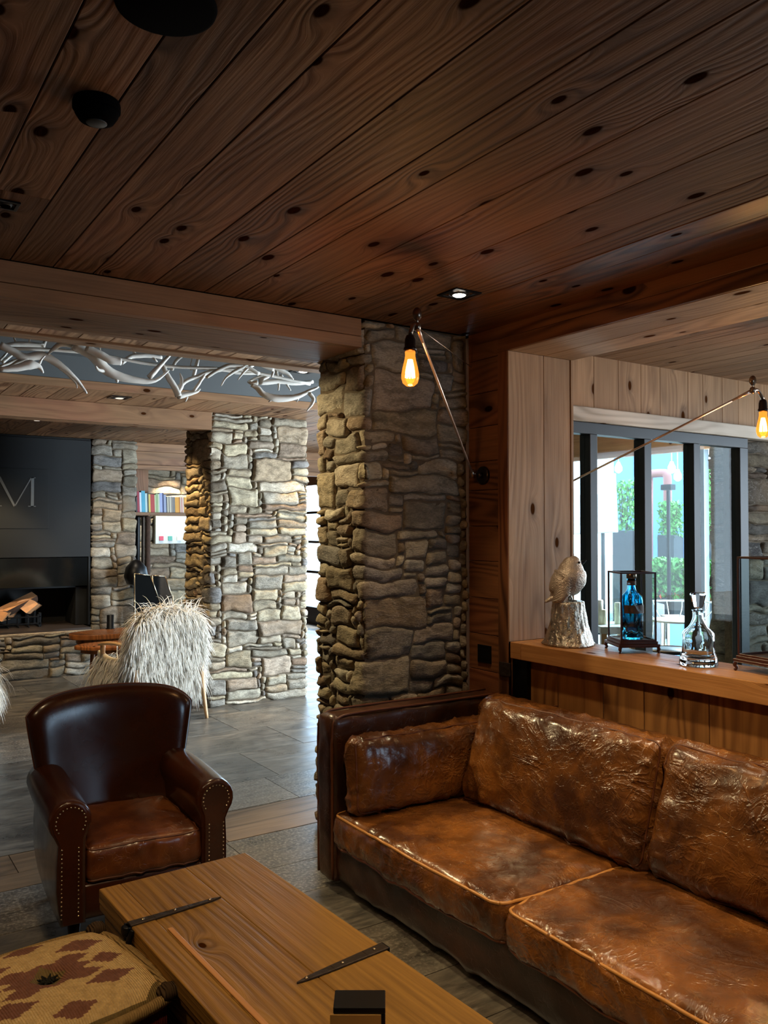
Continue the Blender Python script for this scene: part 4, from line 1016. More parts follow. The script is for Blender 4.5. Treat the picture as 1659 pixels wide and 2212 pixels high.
# ------------------------------------------------------------------ trunk
TC = Vector((.945, 1.80, 0)); tr = empty('blanket_chest', TC, math.radians(2.2), 'old pine blanket trunk with iron straps used as a coffee table', 'chest')
x0, x1, y0, y1 = -.235, .235, -.78, .735
mb = MB()
def rough(mb_, a, b, L):
    mb_.box(a, b, L=L)
mb.box((x0 + .02, y0 + .02, .03), (x1 - .02, y1 - .02, .39), L=1)
k = y0 + .03
mb.box((x0 + .012, y0 + .012, .33), (x1 - .012, y1 - .012, .392), L=1); mb.box((x0 + .012, y0 + .012, .0), (x1 - .012, y1 - .012, .06), L=1)
mb.build('body', M['trunk'], tr, bevel=.004)
mb = MB()
for k in range(34):
    z = .065 + k * .0078; mb.box((x0 + .012, y0 + .02, z), (x0 + .022, y1 - .02, z + .0048), L=1)
    mb.box((x0 + .02, y1 - .022, z), (x1 - .02, y1 - .012, z + .0048), L=0)
mb.build('reeded_side', M['trunk'], tr, bevel=.001, seg=1)
mb = MB()
mb.box((x0 - .005, y0, .408), (x0 + .062, y1 - .262, .452), L=1)
mb.box((x0 + .063, y0, .408), (x0 + .265, y1 - .002, .4505), L=1); mb.box((x0 + .266, y0, .408), (x1 + .002, y1 - .001, .4505), L=1)
mb.box((x0 - .001, y1 - .259, .408), (x0 + .062, y1, .450), L=1)
mb.box((x0 + .0, y0 + .005, .39), (x1 - .002, y1 - .003, .408), L=1)
mb.build('lid', M['trunk'], tr, bevel=.003)
mb = MB(); mb.box((x0 + .066, y0 + .05, .450), (x0 + .080, y1 - .36, .4545), L=1); mb.build('pale_batten', M['ledge'], tr, bevel=.002)
def strap(pts, w, name='iron_strap'):
    mb = MB(); n_ = len(pts)
    for i in range(n_ - 1):
        (xa, ya, za, wa), (xb, yb, zb, wb) = pts[i], pts[i + 1]
        vs = [(xa, ya - wa, za), (xa, ya + wa, za), (xb, yb + wb, zb), (xb, yb - wb, zb)]; vs += [(x, y, z + .005) for x, y, z in vs]
        mb.add(vs, [(0, 3, 2, 1), (4, 5, 6, 7), (0, 1, 5, 4), (1, 2, 6, 5), (2, 3, 7, 6), (3, 0, 4, 7)], 0)
    return mb.build(name, M['iron'], tr, bevel=.001, seg=1)
s1 = strap([(x0 - .008, .455, .452, .014), (x0 + .06, .456, .452, .012), (x0 + .16, .460, .452, .009), (x0 + .235, .463, .452, .006), (x0 + .26, .464, .452, .001)], .01)
mb = MB(); mb.tube([(x0 - .006, .43, .448), (x0 - .018, .43, .42), (x0 - .012, .43, .39)], .008, 8); mb.box((x0 - .016, .44, .33), (x0 - .006, .475, .452)); mb.lathe([(.014, -.012), (.016, 0), (.014, .012)], (x0 - .014, .455, .44), 12); mb.build('hinge', M['blackmetal'], tr, bevel=.002)
strap([(x1 + .005, -.035, .4515, .016), (x1 - .06, -.04, .4515, .014), (x1 - .16, -.048, .4515, .011), (x1 - .23, -.053, .4515, .007), (x1 - .262, -.056, .4515, .001)], .01)
mb = MB(); mb.box((x1 + .003, -.052, .405), (x1 + .009, -.018, .456)); mb.build('hinge', M['blackmetal'], tr, bevel=.002)
for x, y, z in ((x0 + .03, .456, .457), (x0 + .12, .459, .457), (x0 + .225, .462, .457), (x1 - .03, -.037, .4565), (x1 - .13, -.046, .4565), (x1 - .235, -.054, .4565)):
    mb = MB(); mb.lathe([(.005, 0), (.004, .002), (.001, .003)], (x, y, z), 10); mb.build('strap_nail', M['nail'], tr)

# small black framed box on the trunk
q = at_z(777, 2160, .585); bx = empty('menu_box', (q.x, q.y, .4525), -YAW - .0, 'small black-topped box with a polished front standing on the trunk', 'box')
mb = MB(); mb.box((-.050, -.030, .122), (.050, .034, .134)); mb.box((.042, -.030, 0), (.050, .034, .122)); mb.box((-.050, .022, 0), (.042, .034, .122)); mb.box((-.05, -.03, 0), (.042, .022, .006)); mb.build('case', M['blackpl'], bx, bevel=.002)
mb = MB(); mb.box((-.056, -.031, .006), (.042, -.027, .1215)); mb.build('front_plate', M['wood_reflection'], bx, bevel=.001)
# ------------------------------------------------------------------ things on the ledge
ZL = .9635
st_ = empty('bird_sculpture', at_z(1229, 1393, ZL), -YAW, 'champagne silver songbird figurine perched on a silver tree stump', 'figurine')
def ridgew(a, z): return 1 + .03 * abs(math.sin(a * 9 + 8 * noise.noise(Vector((math.cos(a) * 2, math.sin(a) * 2, z * 6))))) + .075 * noise.noise(Vector((math.cos(a) * 5, math.sin(a) * 5, z * 9))) + .035 * noise.noise(Vector((math.cos(a) * 14, math.sin(a) * 14, z * 12))) + .02 * math.sin(a * 11 + 6 * noise.noise(Vector((z * 14, a, 0))))
mb = MB(); prof = [(.112, 0), (.116, .006)] + [(.112 - .040 * (k / 22) ** .8 - .004 * math.sin(k / 22 * PI), .012 + .190 * k / 22) for k in range(23)] + [(.062, .206), (.03, .204), (.002, .206)]
mb.lathe(prof, (0, 0, 0), 84, wob=lambda a, z: ridgew(a, z) * (1 + .06 * math.exp(-z * 30) * math.sin(a * 3)))
mb.build('stump', M['silver'], st_)
bz = .205
mb = MB(); B = [((-.056, .028), .034), ((-.046, .05), .052), ((-.028, .072), .068), ((-.008, .092), .077), ((.006, .112), .078), ((.012, .132), .071), ((.014, .150), .060), ((.018, .168), .049), ((.022, .182), .042), ((.028, .196), .032), ((.030, .205), .018), ((.031, .209), .004)]
B = [((-.068, .012), .016)] + B
mb.tube([(x, 0, bz + z) for (x, z), r in B], [r for _, r in B], 32, sub=4, up=(0, 1, 0), flat=.95); 
for i in range(len(mb.v)):
    v = Vector(mb.v[i]); d = noise.noise(v * 60) * .0022 + noise.noise(v * 25) * .003; c_ = Vector((0, 0, bz + .11)); mb.v[i] = tuple(v + (v - c_).normalized() * d)
bd = mb.build('body', M['feather'], st_)
mb = MB(); mb.tube([(.060, 0, bz + .178), (.072, 0, bz + .183), (.084, 0, bz + .190)], [.011, .008, .001], 10, up=(0, 1, 0)); mb.build('beak', M['blackpl'], st_)
for s in (-1, 1):
    mb = MB(); 
    mb.lathe([(.001, -.006), (.005, -.003), (.0062, 0), (.005, .003), (.001, .006)], (.040, s * .040, bz + .181), 12); mb.build('eye', M['blackpl'], st_)
    mb = MB()
    for k in range(7):
        t = k / 6; mb.tube([(-.01 - .01 * t, s * (.072 - .004 * t), bz + .115 - .012 * k), (-.045 - .008 * t, s * (.064 - .006 * t), bz + .080 - .012 * k), (-.075 - .010 * t, s * (.036), bz + .045 - .0075 * k)], [.016, .013, .003], 8, flat=.45, up=(0, 1, 0))
    mb.build('wing', M['feather'], st_)
    mb = MB(); mb.tube([(.0, s * .022, bz + .04), (.008, s * .024, bz + .012), (.004, s * .024, bz - .002)], [.008, .005, .005], 8)
    for t in (-.5, 0, .5): mb.tube([(.006, s * .024, bz + .002), (.026, s * .024 + t * .016, bz + .004), (.034, s * .024 + t * .02, bz - .004)], [.004, .0035, .0015], 6)
    mb.build('leg', M['silver'], st_)
mb = MB()
for k in (-1, 0, 1): mb.tube([(-.05, k * .008, bz + .03), (-.085, k * .012, bz + .010), (-.112, k * .014, bz - .004 - abs(k) * .003)], [.012, .009, .002], 8, flat=.4, up=(0, 1, 0))
mb.build('tail', M['feather'], st_)

def display_case(loc, rz, w, d, h, label, foot=.028):
    c = empty('display_case', loc, rz, label, 'display case'); t = .0075
    mb = MB(); f = foot
    mb.box((-w / 2 - .012, -d / 2 - .012, f), (w / 2 + .012, d / 2 + .012, f + .010)); mb.box((-w / 2 - .004, -d / 2 - .004, f + .010), (w / 2 + .004, d / 2 + .004, f + .022)); mb.box((-w / 2 - .010, -d / 2 - .010, f - .004), (w / 2 + .010, d / 2 + .010, f))
    mb.build('plinth', M['mahog'], c, bevel=.0015)
    for sx in (-1, 1):
        for sy in (-1, 1):
            mb = MB(); x, y = sx * (w / 2 + .004), sy * (d / 2 + .004); mb.tube([(x, y, f - .003), (x + sx * .003, y + sy * .003, f * .6), (x - sx * .002, y - sy * .002, f * .3), (x + sx * .004, y + sy * .004, .001)], [.008, .0075, .005, .006], 8); mb.build('foot', M['mahog'], c)
    mb = MB(); z0 = f + .022
    for sx in (-1, 1):
        for sy in (-1, 1): mb.box((sx * w / 2 - sx * t, sy * d / 2 - sy * t, z0), (sx * w / 2, sy * d / 2, h))
    for z in (z0, h - t):
        for s in (-1, 1):
            mb.box((-w / 2, s * d / 2 - s * t, z), (w / 2, s * d / 2, z + t)); mb.box((s * w / 2 - s * t, -d / 2, z), (s * w / 2, d / 2, z + t))
    mb.build('case_frame', M['mahog'], c, bevel=.001)
    for k, (a, b) in enumerate([((-w / 2 + t, -d / 2 + .003), (w / 2 - t, -d / 2 + .005)), ((-w / 2 + t, d / 2 - .005), (w / 2 - t, d / 2 - .003)), ((-w / 2 + .003, -d / 2 + t), (-w / 2 + .005, d / 2 - t)), ((w / 2 - .005, -d / 2 + t), (w / 2 - .003, d / 2 - t))]):
        mb = MB(); mb.box((*a, z0 + t), (*b, h - t)); mb.build('glass_pane', M['casepane'], c)
    return c
PL, PRt = at_z(1314, 1400, ZL), at_z(1418, 1410, ZL); cc = (PL + PRt) / 2
ang = math.atan2(PRt.y - PL.y, PRt.x - PL.x) + PI / 4
w_ = (PRt - PL).length / math.sqrt(2) * 1.02
display_case((cc.x - .0, cc.y, ZL), ang, w_, w_, .352, 'slim mahogany-framed glass case with the blue bottle inside, between bird and decanter')
gb = empty('glass_bottle', (cc.x, cc.y, ZL + .0505), ang, 'tall fluted turquoise glass bottle with a pale stopper inside the glass case', 'bottle')
flute = lambda a, z: 1 + (.045 * math.cos(a * 8) if z < .19 else 0)
BOT = 0; mb = MB(); mb.lathe([(.002, .001), (.036, .001), (.040, .006), (.041, .02), (.041, .175), (.038, .190), (.026, .205), (.017, .218), (.014, .235), (.0145, .262), (.016, .264), (.016, .270), (.010, .270), (.010, .236), (.013, .222), (.022, .205), (.034, .187), (.0365, .175), (.0365, .014), (.002, .010)], (0, 0, 0), 48, wob=flute); mb.build('glass_body', M['gin'], gb)
mb = MB(); mb.lathe([(.017, .2705), (.019, .273), (.019, .290), (.016, .294), (.001, .295)], (0, 0, 0), 24); mb.build('stopper', M['brass'], gb)
mb = MB(); 
def lab(a, b): an = -2.6 + a * 2.3; return (.0436 * math.cos(an), .0436 * math.sin(an), .118 + b * .036)
mb.grid(lab, 24, 4); mb.build('brown_label', M['label'], gb)
mb = MB(); mb.grid(lambda a, b: (.0438 * math.cos(-.3 + a * 1.2), .0438 * math.sin(-.3 + a * 1.2), .118 + b * .036), 16, 4); mb.build('pale_label', M['labelw'], gb)
mb = MB(); mb.grid(lambda a, b: (.0168 * math.cos(2 * PI * a), .0168 * math.sin(2 * PI * a), .240 + b * .020), 24, 3, closeu=True); mb.build('neck_band', M['label'], gb)

for _c in gb.children: _c.scale = (1.2, 1.2, 1.0)
q = at_z(1509, 1437, ZL); dc = empty('crystal_decanter', (q.x, q.y, ZL), 0, 'clear cut-crystal decanter with a faceted stopper standing on the ledge', 'decanter')
def cut(a, z):
    k = 1.
    if z < .045: k += .05 * abs(math.sin(a * 12 + z * 90))
    if .085 < z < .125: k += .03 * max(0, math.cos(a * 10)) * (1 - abs(z - .105) / .02)
    return k
mb = MB(); mb.lathe([(.002, .001), (.066, .001), (.071, .006), (.070, .018), (.067, .034), (.063, .055), (.061, .08), (.061, .10), (.062, .120), (.060, .130), (.052, .140), (.038, .152), (.028, .168), (.022, .186), (.021, .205), (.021, .214), (.025, .217), (.025, .220), (.014, .220), (.014, .206), (.016, .186), (.024, .168), (.034, .149), (.048, .136), (.056, .126), (.057, .10), (.056, .08), (.057, .055), (.057, .040), (.04, .028), (.002, .024)], (0, 0, 0), 56, wob=cut); mb.build('glass_body', M['clear'], dc)
mb = MB(); mb.lathe([(.002, .198), (.0125, .200), (.0133, .222), (.012, .226), (.019, .232), (.031, .280), (.030, .287), (.021, .291), (.001, .291)], (0, 0, 0), 8, smooth=False); mb.build('stopper', M['clear'], dc)

q = at_z(1617, 1462, ZL); display_case((q.x + .175, q.y - .01, ZL), -YAW + .42, .20, .20, .435, 'larger mahogany-framed empty glass case cut off at the right edge of the ledge', .036)

# ------------------------------------------------------------------ swing-arm bulb lamps
M['rod'] = plain('pale_metal_rod', (226, 196, 172), .3, .85, noise_amt=.05)
BG = NT('amber_bulb_glass'); n = BG; lw = n.n('ShaderNodeLayerWeight'); lw.inputs[0].default_value = .5; fo = n.math('MULTIPLY_ADD', n.math('POWER', lw.outputs['Facing'], 4.), .8, .04); t = n.n('ShaderNodeBsdfTransparent'); n.put(t.inputs[0], lin((255, 196, 112))); g = n.n('ShaderNodeBsdfGlossy'); n.put(g.inputs[0], lin((255, 200, 130))); g.inputs['Roughness'].default_value = .03
e = n.n('ShaderNodeEmission'); n.put(e.inputs[0], lin((255, 158, 60))); e.inputs[1].default_value = 2.2
mx = n.n('ShaderNodeMixShader'); n.put(mx.inputs[0], fo); n.t.links.new(t.outputs[0], mx.inputs[1]); n.t.links.new(g.outputs[0], mx.inputs[2])
ad = n.n('ShaderNodeMixShader'); ad.inputs[0].default_value = .22; n.t.links.new(mx.outputs[0], ad.inputs[1]); n.t.links.new(e.outputs[0], ad.inputs[2]); n.t.links.new(ad.outputs[0], n.out.inputs[0]); M['bulb'] = n.m
M['filament'] = emit('glowing_filament', (255, 214, 140), 40.)
def bulb(parent, p, sc=1., down=True):
    """socket and bulb hanging from p"""
    x, y, z = p
    mb = MB(); mb.lathe([(.006 * sc, .0), (.015 * sc, -.006 * sc), (.019 * sc, -.02 * sc), (.020 * sc, -.045 * sc), (.024 * sc, -.05 * sc), (.024 * sc, -.056 * sc), (.02 * sc, -.06 * sc)], (x, y, z), 20); so = mb.build('socket', M['bronze'], parent)
    z1 = z - .058 * sc
    mb = MB(); mb.lathe([(.0165 * sc, 0), (.0185 * sc, -.006 * sc), (.018 * sc, -.018 * sc), (.0205 * sc, -.034 * sc), (.0265 * sc, -.058 * sc), (.031 * sc, -.082 * sc), (.0312 * sc, -.098 * sc), (.026 * sc, -.115 * sc), (.014 * sc, -.125 * sc), (.001, -.127 * sc)], (x, y, z1), 28, caps=False); bl = mb.build('bulb_glass', M['bulb'], parent)
    mb = MB()
    for k in range(9):
        a = 2 * PI * k / 9; a2 = a + .35; mb.tube([(x + .006 * sc * math.cos(a), y + .006 * sc * math.sin(a), z1 - .032 * sc), (x + .013 * sc * math.cos(a2), y + .013 * sc * math.sin(a2), z1 - .068 * sc), (x + .015 * sc * math.cos(a2), y + .015 * sc * math.sin(a2), z1 - .096 * sc)], .0032 * sc, 6)
    mb.build('filament', M['filament'], bl)
    li = bpy.data.lights.new('bulb_light', 'POINT'); li.energy = 3.5; li.color = (1., .55, .22); li.shadow_soft_size = .025
    lo = bpy.data.objects.new('bulb_light', li); COL.objects.link(lo); lo.location = (x, y, z1 - .155 * sc); lo.parent = parent
def lamp(plate, J, T, bp, label, sc=1., wall=(1, 0, 0), cable=None):
    l = empty('swing_arm_lamp', plate, 0, label, 'wall lamp', 'swing-arm bulb lamps'); P = Vector(plate); J = Vector(J) - P; T = Vector(T) - P; bp = Vector(bp) - P; w = Vector(wall)
    mb = MB(); mb.tube([w * 0, -w * .010, -w * .016], [.046, .046, .036], 28, sub=1); mb.tube([-w * .016, -w * .04], [.016, .012], 14, sub=1); mb.build('wall_plate', M['bronze'], l)
    mb = MB(); mb.tube([-w * .04, J], .008, 10, sub=1); mb.lathe([(.001, -.022), (.010, -.02), (.013, 0), (.010, .02), (.001, .022)], J, 14); mb.build('joint', M['brass'], l)
    mb = MB(); mb.tube([J, T], .0055, 10, sub=1); mb.tube([T + (J - T).normalized() * .005, T + (J - T).normalized() * .10], [.009, .0055], 10, sub=1); mb.build('arm', M['rod'], l)
    mb = MB(); mb.lathe([(.001, -.018), (.012, -.012), (.014, 0), (.012, .012), (.001, .018)], T, 12); mb.tube([T, (T + bp) / 2 + Vector((0, 0, .02)), bp], .008, 10); mb.tube([T + Vector((.0, 0, .0)), T + Vector((0, 0, .05))], .004, 8, sub=1)
    mb.build('head_joint', M['brass'], l)
    mb = MB(); kp = T + Vector((0, 0, .045)); mb.tube([kp + cf * .004, kp - cf * .004], .016, 14, sub=1, up=(0, 0, 1), flat=1.5); mb.build('thumb_screw', M['brass'], l)
    if cable: mb = MB(); mb.tube([T, Vector(cable) - P], .0022, 6, sub=1); mb.build('stay_wire', M['brass'], l)
    bulb(l, bp, sc)
    return l
D1 = 2.39
lamp((XW, at_x(1045, 1027, XW).y, at_x(1045, 1027, XW).z), at_x(1020, 1022, 2.665), at_y(901, 706, D1), at_y(886, 722, D1), 'long swing-arm wall lamp with a glowing filament bulb in front of the near stone pillar', 1.0, (1, 0, 0), at_x(1018, 793, XW))
D2 = 2.30
lamp((3.186, 3.18, 1.74), (3.27, 3.17, 1.74), at_y(1626, 843, D2), at_y(1648, 862, D2), 'swing-arm lamp with glowing bulb at the right edge, crossing the glazed screen', 1.0, (-1, 0, 0))
mb = MB(); q = at_y(1623, 830, D2)

# ------------------------------------------------------------------ ceiling fittings
mb = MB(); mb.lathe([(.094, 0), (.096, -.004), (.094, -.010), (.088, -.012), (.001, -.012)], (.527, 1.535, H), 48); tag(mb.build('ceiling_speaker', M['matte']), 'large round black ceiling speaker at the top left of the picture', 'speaker')
sd = empty('smoke_detector', (.517, 1.985, H), 0, 'black round smoke detector on the planked ceiling', 'smoke detector')
mb = MB(); mb.lathe([(.052, 0), (.054, -.006), (.054, -.020), (.050, -.022)], (0, 0, 0), 40); mb.build('base', M['matte'], sd)
mb = MB(); mb.lathe([(.050, -.0225), (.049, -.030), (.040, -.044), (.026, -.050), (.001, -.050)], (0, 0, 0), 40); mb.build('cap', M['matte'], sd)
mb = MB(); mb.lathe([(.024, -.0502), (.022, -.052), (.001, -.052)], (0, 0, 0), 30); mb.build('sensor_disc', M['greypl'], sd)
def downlight(loc, s, label, lit=3.0, parent_group='recessed square downlights', z=H, rz=0., lens=(255, 244, 226)):
    o = empty('downlight', (loc[0], loc[1], z), rz, label, 'downlight', parent_group)
    mb = MB(); a = s / 2; i_ = s * .36
    for (x0_, y0_, x1_, y1_) in ((-a, -a, a, -i_), (-a, i_, a, a), (-a, -i_, -i_, i_), (i_, -i_, a, i_)): mb.box((x0_, y0_, -.006), (x1_, y1_, -.0005))
    mb.build('trim_plate', M['blackmetal'], o, bevel=.001)
    mb = MB(); mb.lathe([(i_ * .9, -.0055), (i_ * .9, -.003), (i_ * .62, -.003), (i_ * .62, -.008), (.5 * i_, -.008)], (0, 0, 0), 24, caps=False); mb.build('gimbal_ring', M['greypl'], o)
    mb = MB(); mb.lathe([(i_ * .60, -.007), (i_ * .45, -.012), (.001, -.014)], (0, 0, 0), 24); mb.build('lens', emit('downlight_lens', lens, lit), o)
    return o
q = at_z(992, 634, H); downlight((q.x, q.y), .135, 'lit square recessed downlight near the swing-arm lamp', 14.)
q = at_z(12, 440, H); downlight((q.x, q.y), .075, 'small unlit square ceiling fitting at the left edge', .0)
q = at_z(258, 858, H); downlight((q.x, q.y), .15, 'dark square downlight in the ceiling strip beyond the antlers', .6)
q = at_z(80, 906, H); downlight((q.x, q.y), .15, 'dark square downlight in the ceiling above the fireplace hood', .6)
q = at_z(655, 801, 2.72); downlight((q.x, q.y), .17, 'downlight in the grey recess next to the near pillar', 5., z=2.7195)
mb = MB()
for k in range(2):
    pass

# ------------------------------------------------------------------ antler chandelier
an = empty('antler_chandelier', (1.9, 4.95, 2.72), 0, 'pale antler chandelier hanging in the grey ceiling recess', 'chandelier')
A0 = Vector((1.9, 4.95, 2.72))
def px_(p, q, y): return at_y(p, q, y) - A0
def antler(spec, y, name='antler', mt='antler'):
    mb = MB()
    for path, rad in spec:
        pts = [px_(a, b, y + (c if len(t_) > 2 else 0)) for t_ in path for a, b, c in [(*t_, 0)[:3]]]
        rr = [rad[0] + (rad[1] - rad[0]) * k / (len(pts) - 1) for k in range(len(pts))]
        if len(rad) == 3: n_ = len(pts) - 1; rr = [rad[0] + (rad[1] - rad[0]) * min(1, 2 * k / n_) + (rad[2] - rad[1]) * max(0, 2 * k / n_ - 1) for k in range(n_ + 1)]
        mb.tube(pts, rr, 12, sub=4)
    for i in range(len(mb.v)):
        v = Vector(mb.v[i]); mb.v[i] = tuple(v + Vector((noise.noise(v * 30), noise.noise(v * 30 + Vector((5, 0, 0))), noise.noise(v * 30 + Vector((0, 5, 0))))) * .0025)
    return mb.build(name, M[mt], an)
antler([([(160, 742), (200, 765), (225, 795), (255, 812), (300, 822), (335, 822), (365, 800)], (.040, .026, .004)), ([(322, 816), (350, 785), (372, 762), (381, 758)], (.017, .003)), ([(232, 800), (214, 800, -.03), (206, 790, -.05)], (.014, .004)), ([(252, 815), (254, 826)], (.012, .006))], 4.75)
antler([([(185, 752), (215, 765), (240, 778), (262, 782)], (.018, .024, .020))], 4.68)
antler([([(158, 745), (135, 742), (118, 752), (103, 766)], (.020, .016, .004))], 4.78)
antler([([(262, 785), (285, 770), (320, 768), (350, 772)], (.010, .017, .010)), ([(330, 772), (340, 782)], (.008, .004)), ([(295, 770), (283, 752), (266, 745)], (.010, .004))], 5.05)
antler([([(0, 745), (25, 758), (55, 772), (90, 768), (120, 782), (150, 806), (172, 828), (188, 850)], (.020, .024, .004)), ([(60, 775), (35, 785), (8, 800)], (.020, .008)), ([(95, 766), (70, 772, .1), (30, 780, .1), (0, 792, .1)], (.018, .006)), ([(130, 794), (150, 812), (164, 828), (166, 838)], (.011, .003))], 4.8)
antler([([(0, 798), (35, 795), (65, 788), (84, 792), (94, 806)], (.012, .026, .003)), ([(85, 785), (90, 776), (97, 768)], (.008, .003))], 4.7)
antler([([(0, 750), (30, 745), (60, 744), (95, 746)], (.014, .018, .012)), ([(36, 748), (30, 730), (22, 718)], (.008, .002)), ([(63, 748), (64, 735), (67, 727)], (.008, .002)), ([(92, 750), (98, 738), (108, 726)], (.014, .003))], 5.0)
antler([([(0, 780), (10, 768), (20, 757)], (.010, .003)), ([(5, 783), (22, 770), (35, 762)], (.010, .003))], 4.95)
antler([([(350, 785), (362, 812), (378, 838), (386, 856)], (.012, .019, .022)), ([(384, 856), (410, 850), (425, 846), (433, 840)], (.020, .012, .003)), ([(383, 850), (392, 832), (392, 818), (389, 806)], (.017, .014, .003)), ([(380, 845), (400, 824), (425, 814), (445, 806), (480, 799), (520, 806), (560, 806)], (.014, .012, .010)), ([(418, 845), (430, 828), (442, 808)], (.010, .012)), ([(405, 858), (401, 868)], (.006, .003))], 4.85)
antler([([(371, 800), (378, 782), (392, 770), (406, 762)], (.010, .012, .003)), ([(417, 815), (424, 790), (431, 765)], (.010, .014, .006)), ([(413, 800), (412, 785), (418, 765)], (.005, .002))], 4.9)
antler([([(445, 816), (470, 800), (495, 790), (530, 792), (560, 808)], (.010, .014, .012)), ([(477, 833), (492, 812), (520, 795), (545, 783), (570, 790), (590, 800)], (.004, .016, .012)), ([(514, 820), (528, 802), (545, 788)], (.003, .014)), ([(585, 787), (605, 798), (622, 808), (634, 820)], (.018, .016, .004)), ([(583, 790), (590, 800), (587, 815)], (.012, .006))], 4.8)
antler([([(535, 826), (556, 815), (580, 812), (560, 826), (600, 824), (640, 828), (676, 824)], (.006, .018, .012)), ([(596, 800), (602, 825), (602, 843)], (.012, .005)), ([(605, 810), (618, 828), (628, 844)], (.014, .003))], 4.9)
antler([([(543, 832), (556, 838), (570, 852), (600, 861), (640, 857), (665, 846), (688, 836)], (.012, .024, .006)), ([(645, 858), (641, 868)], (.008, .004)), ([(668, 850), (677, 862), (670, 878), (663, 888)], (.014, .012, .003)), ([(590, 862), (580, 868)], (.006, .003))], 4.7)
antler([([(555, 826), (545, 828), (538, 826)], (.016, .010))], 4.72)
mb = MB()
for x_, y_ in ((-.62, 0), (.32, 0)):
    mb.tube([(x_, y_ - .05, 0), (x_ + .02, y_ - .08, -.20)], .004, 6, sub=1)
mb.tube([px_(0, 752, 4.85), px_(170, 760, 4.85), px_(350, 790, 4.85), px_(520, 800, 4.85), px_(670, 830, 4.85)], .010, 8)
mb.build('hanging_wire', M['antler'], an)
# ------------------------------------------------------------------ hall and terrace seen through the glazed screen
M['paving'] = plain('terrace_paving', (150, 150, 146), .8, nscale=3)
M['blueclad'] = plain('blue_cladding', (92, 140, 196), .6, noise_amt=.12, nscale=4)
M['leaf'] = plain('green_leaf', (86, 150, 62), .6, noise_amt=.4, nscale=15)
M['flower'] = plain('red_flower', (216, 92, 70), .6, noise_amt=.3, nscale=15)
M['redpipe'] = plain('red_brown_pipe', (150, 84, 76), .5)
M['bluefab'] = plain('blue_fabric', (56, 92, 150), .8, nscale=12)
M['pot'] = plain('dark_planter', (34, 38, 44), .6)
mb = MB(); mb.box((6.7, -6, -.12), (40, 40, -.02)); struct(mb, 'floor_terrace', M['paving'])
def wallpx(name, x, p0, q0, p1, q1, mt, label, cat, th=.12):
    a = at_x(p0, q0, x); b = at_x(p1, q1, x); mb = MB(); mb.box((x, b.y, max(b.z, -.02)), (x + th, a.y, a.z)); return tag(mb.build(name, M[mt], bevel=.01), label, cat)
wallpx('blue_wall', 12.0, 1325, 985, 1497, 1260, 'blueclad', 'pale blue clad wall across the terrace behind the hedge', 'wall', .3)
# sunlit parasol / white canvas
cv = empty('canvas_parasol', (9.6, at_x(1300, 1100, 9.6).y, -.02), 0, 'overexposed white canvas parasol on the terrace, left panes', 'parasol')
mb = MB(); oy = at_x(1300, 1100, 9.6).y
P = [(at_x(p, q, 9.6).y - oy, at_x(p, q, 9.6).z + .02) for p, q in ((1240, 1060), (1285, 1080), (1327, 1022), (1332, 1150), (1240, 1155))]
mb.prism(P, 0, -.04, .04); mb.build('canopy', M['white'], cv, bevel=.01)
mb = MB(); mb.lathe([(.03, 0), (.03, 2.0)], (.02, 0, 0), 12); mb.lathe([(.25, 0), (.25, .05), (.04, .07)], (0.02, 0, 0), 20); mb.build('pole', M['frame'], cv)
# hedges and ivy: leaf clusters
def foliage(name, c, size, n_, label, cat, seed, ls=.05, flowers=0, pot=None):
    rr = random.Random(seed); e = empty(name, (c[0], c[1], c[2] - size[2] / 2), 0, label, cat)
    for mt, cnt, nm_ in (('leaf', n_, 'leaves'), ('flower', flowers, 'flowers')):
        if not cnt: continue
        mb = MB()
        for _ in range(cnt):
            p = Vector((rr.uniform(-.5, .5) * size[0], rr.uniform(-.5, .5) * size[1], rr.random() * size[2] if mt == 'leaf' else rr.uniform(0, .22) * size[2]))
            d = Vector((rr.gauss(0, 1), rr.gauss(0, 1), rr.gauss(0, 1))).normalized(); a = d.orthogonal().normalized(); b = d.cross(a); s = ls * rr.uniform(.5, 1.2)
            mb.add([p - a * s, p + b * s * .45 + d * s * .1, p + a * s, p - b * s * .45 + d * s * .1], [(0, 1, 2, 3)], 0)
        mb.build(nm_, M[mt], e)
    mb = MB()
    for k in range(7):
        mb.tube([(rr.uniform(-.3, .3) * size[0], rr.uniform(-.4, .4) * size[1], 0), (rr.uniform(-.3, .3) * size[0], rr.uniform(-.4, .4) * size[1], size[2] * .9)], .008, 5, sub=1)
    mb.build('stems', M['bark'], e)
    if pot: mb = MB(); mb.box((-size[0] * .5, -size[1] * .5, -(c[2] - size[2] / 2) - .02), (size[0] * .5, size[1] * .5, .03)); mb.build('planter', M['pot'], e, bevel=.01)
def fpx(name, x, p0, q0, p1, q1, n_, label, cat, seed, th=.4, pot=True, **k):
    a = at_x(p0, q0, x); b = at_x(p1, q1, x); foliage(name, (x, (a.y + b.y) / 2, (a.z + b.z) / 2), (th, abs(a.y - b.y), a.z - b.z), n_, label, cat, seed, pot=pot, **k)
fpx('hedge', 10.0, 1400, 1205, 1545, 1302, 2600, 'bright green flowering hedge in a dark planter behind the middle panes', 'hedge', 5, flowers=160)
fpx('climbing_plant', 11.2, 1430, 1085, 1466, 1160, 900, 'green climbing plant beside the red-brown pipe', 'plant', 6, th=.25)
fpx('climbing_plant', 10.6, 1512, 1010, 1545, 1160, 900, 'narrow column of ivy along the stone pier in the right pane', 'plant', 7, th=.25)
fpx('shrub', 11.0, 1335, 1040, 1380, 1150, 700, 'hazy blue-green shrub right of the white parasol', 'shrub', 8, th=.3)
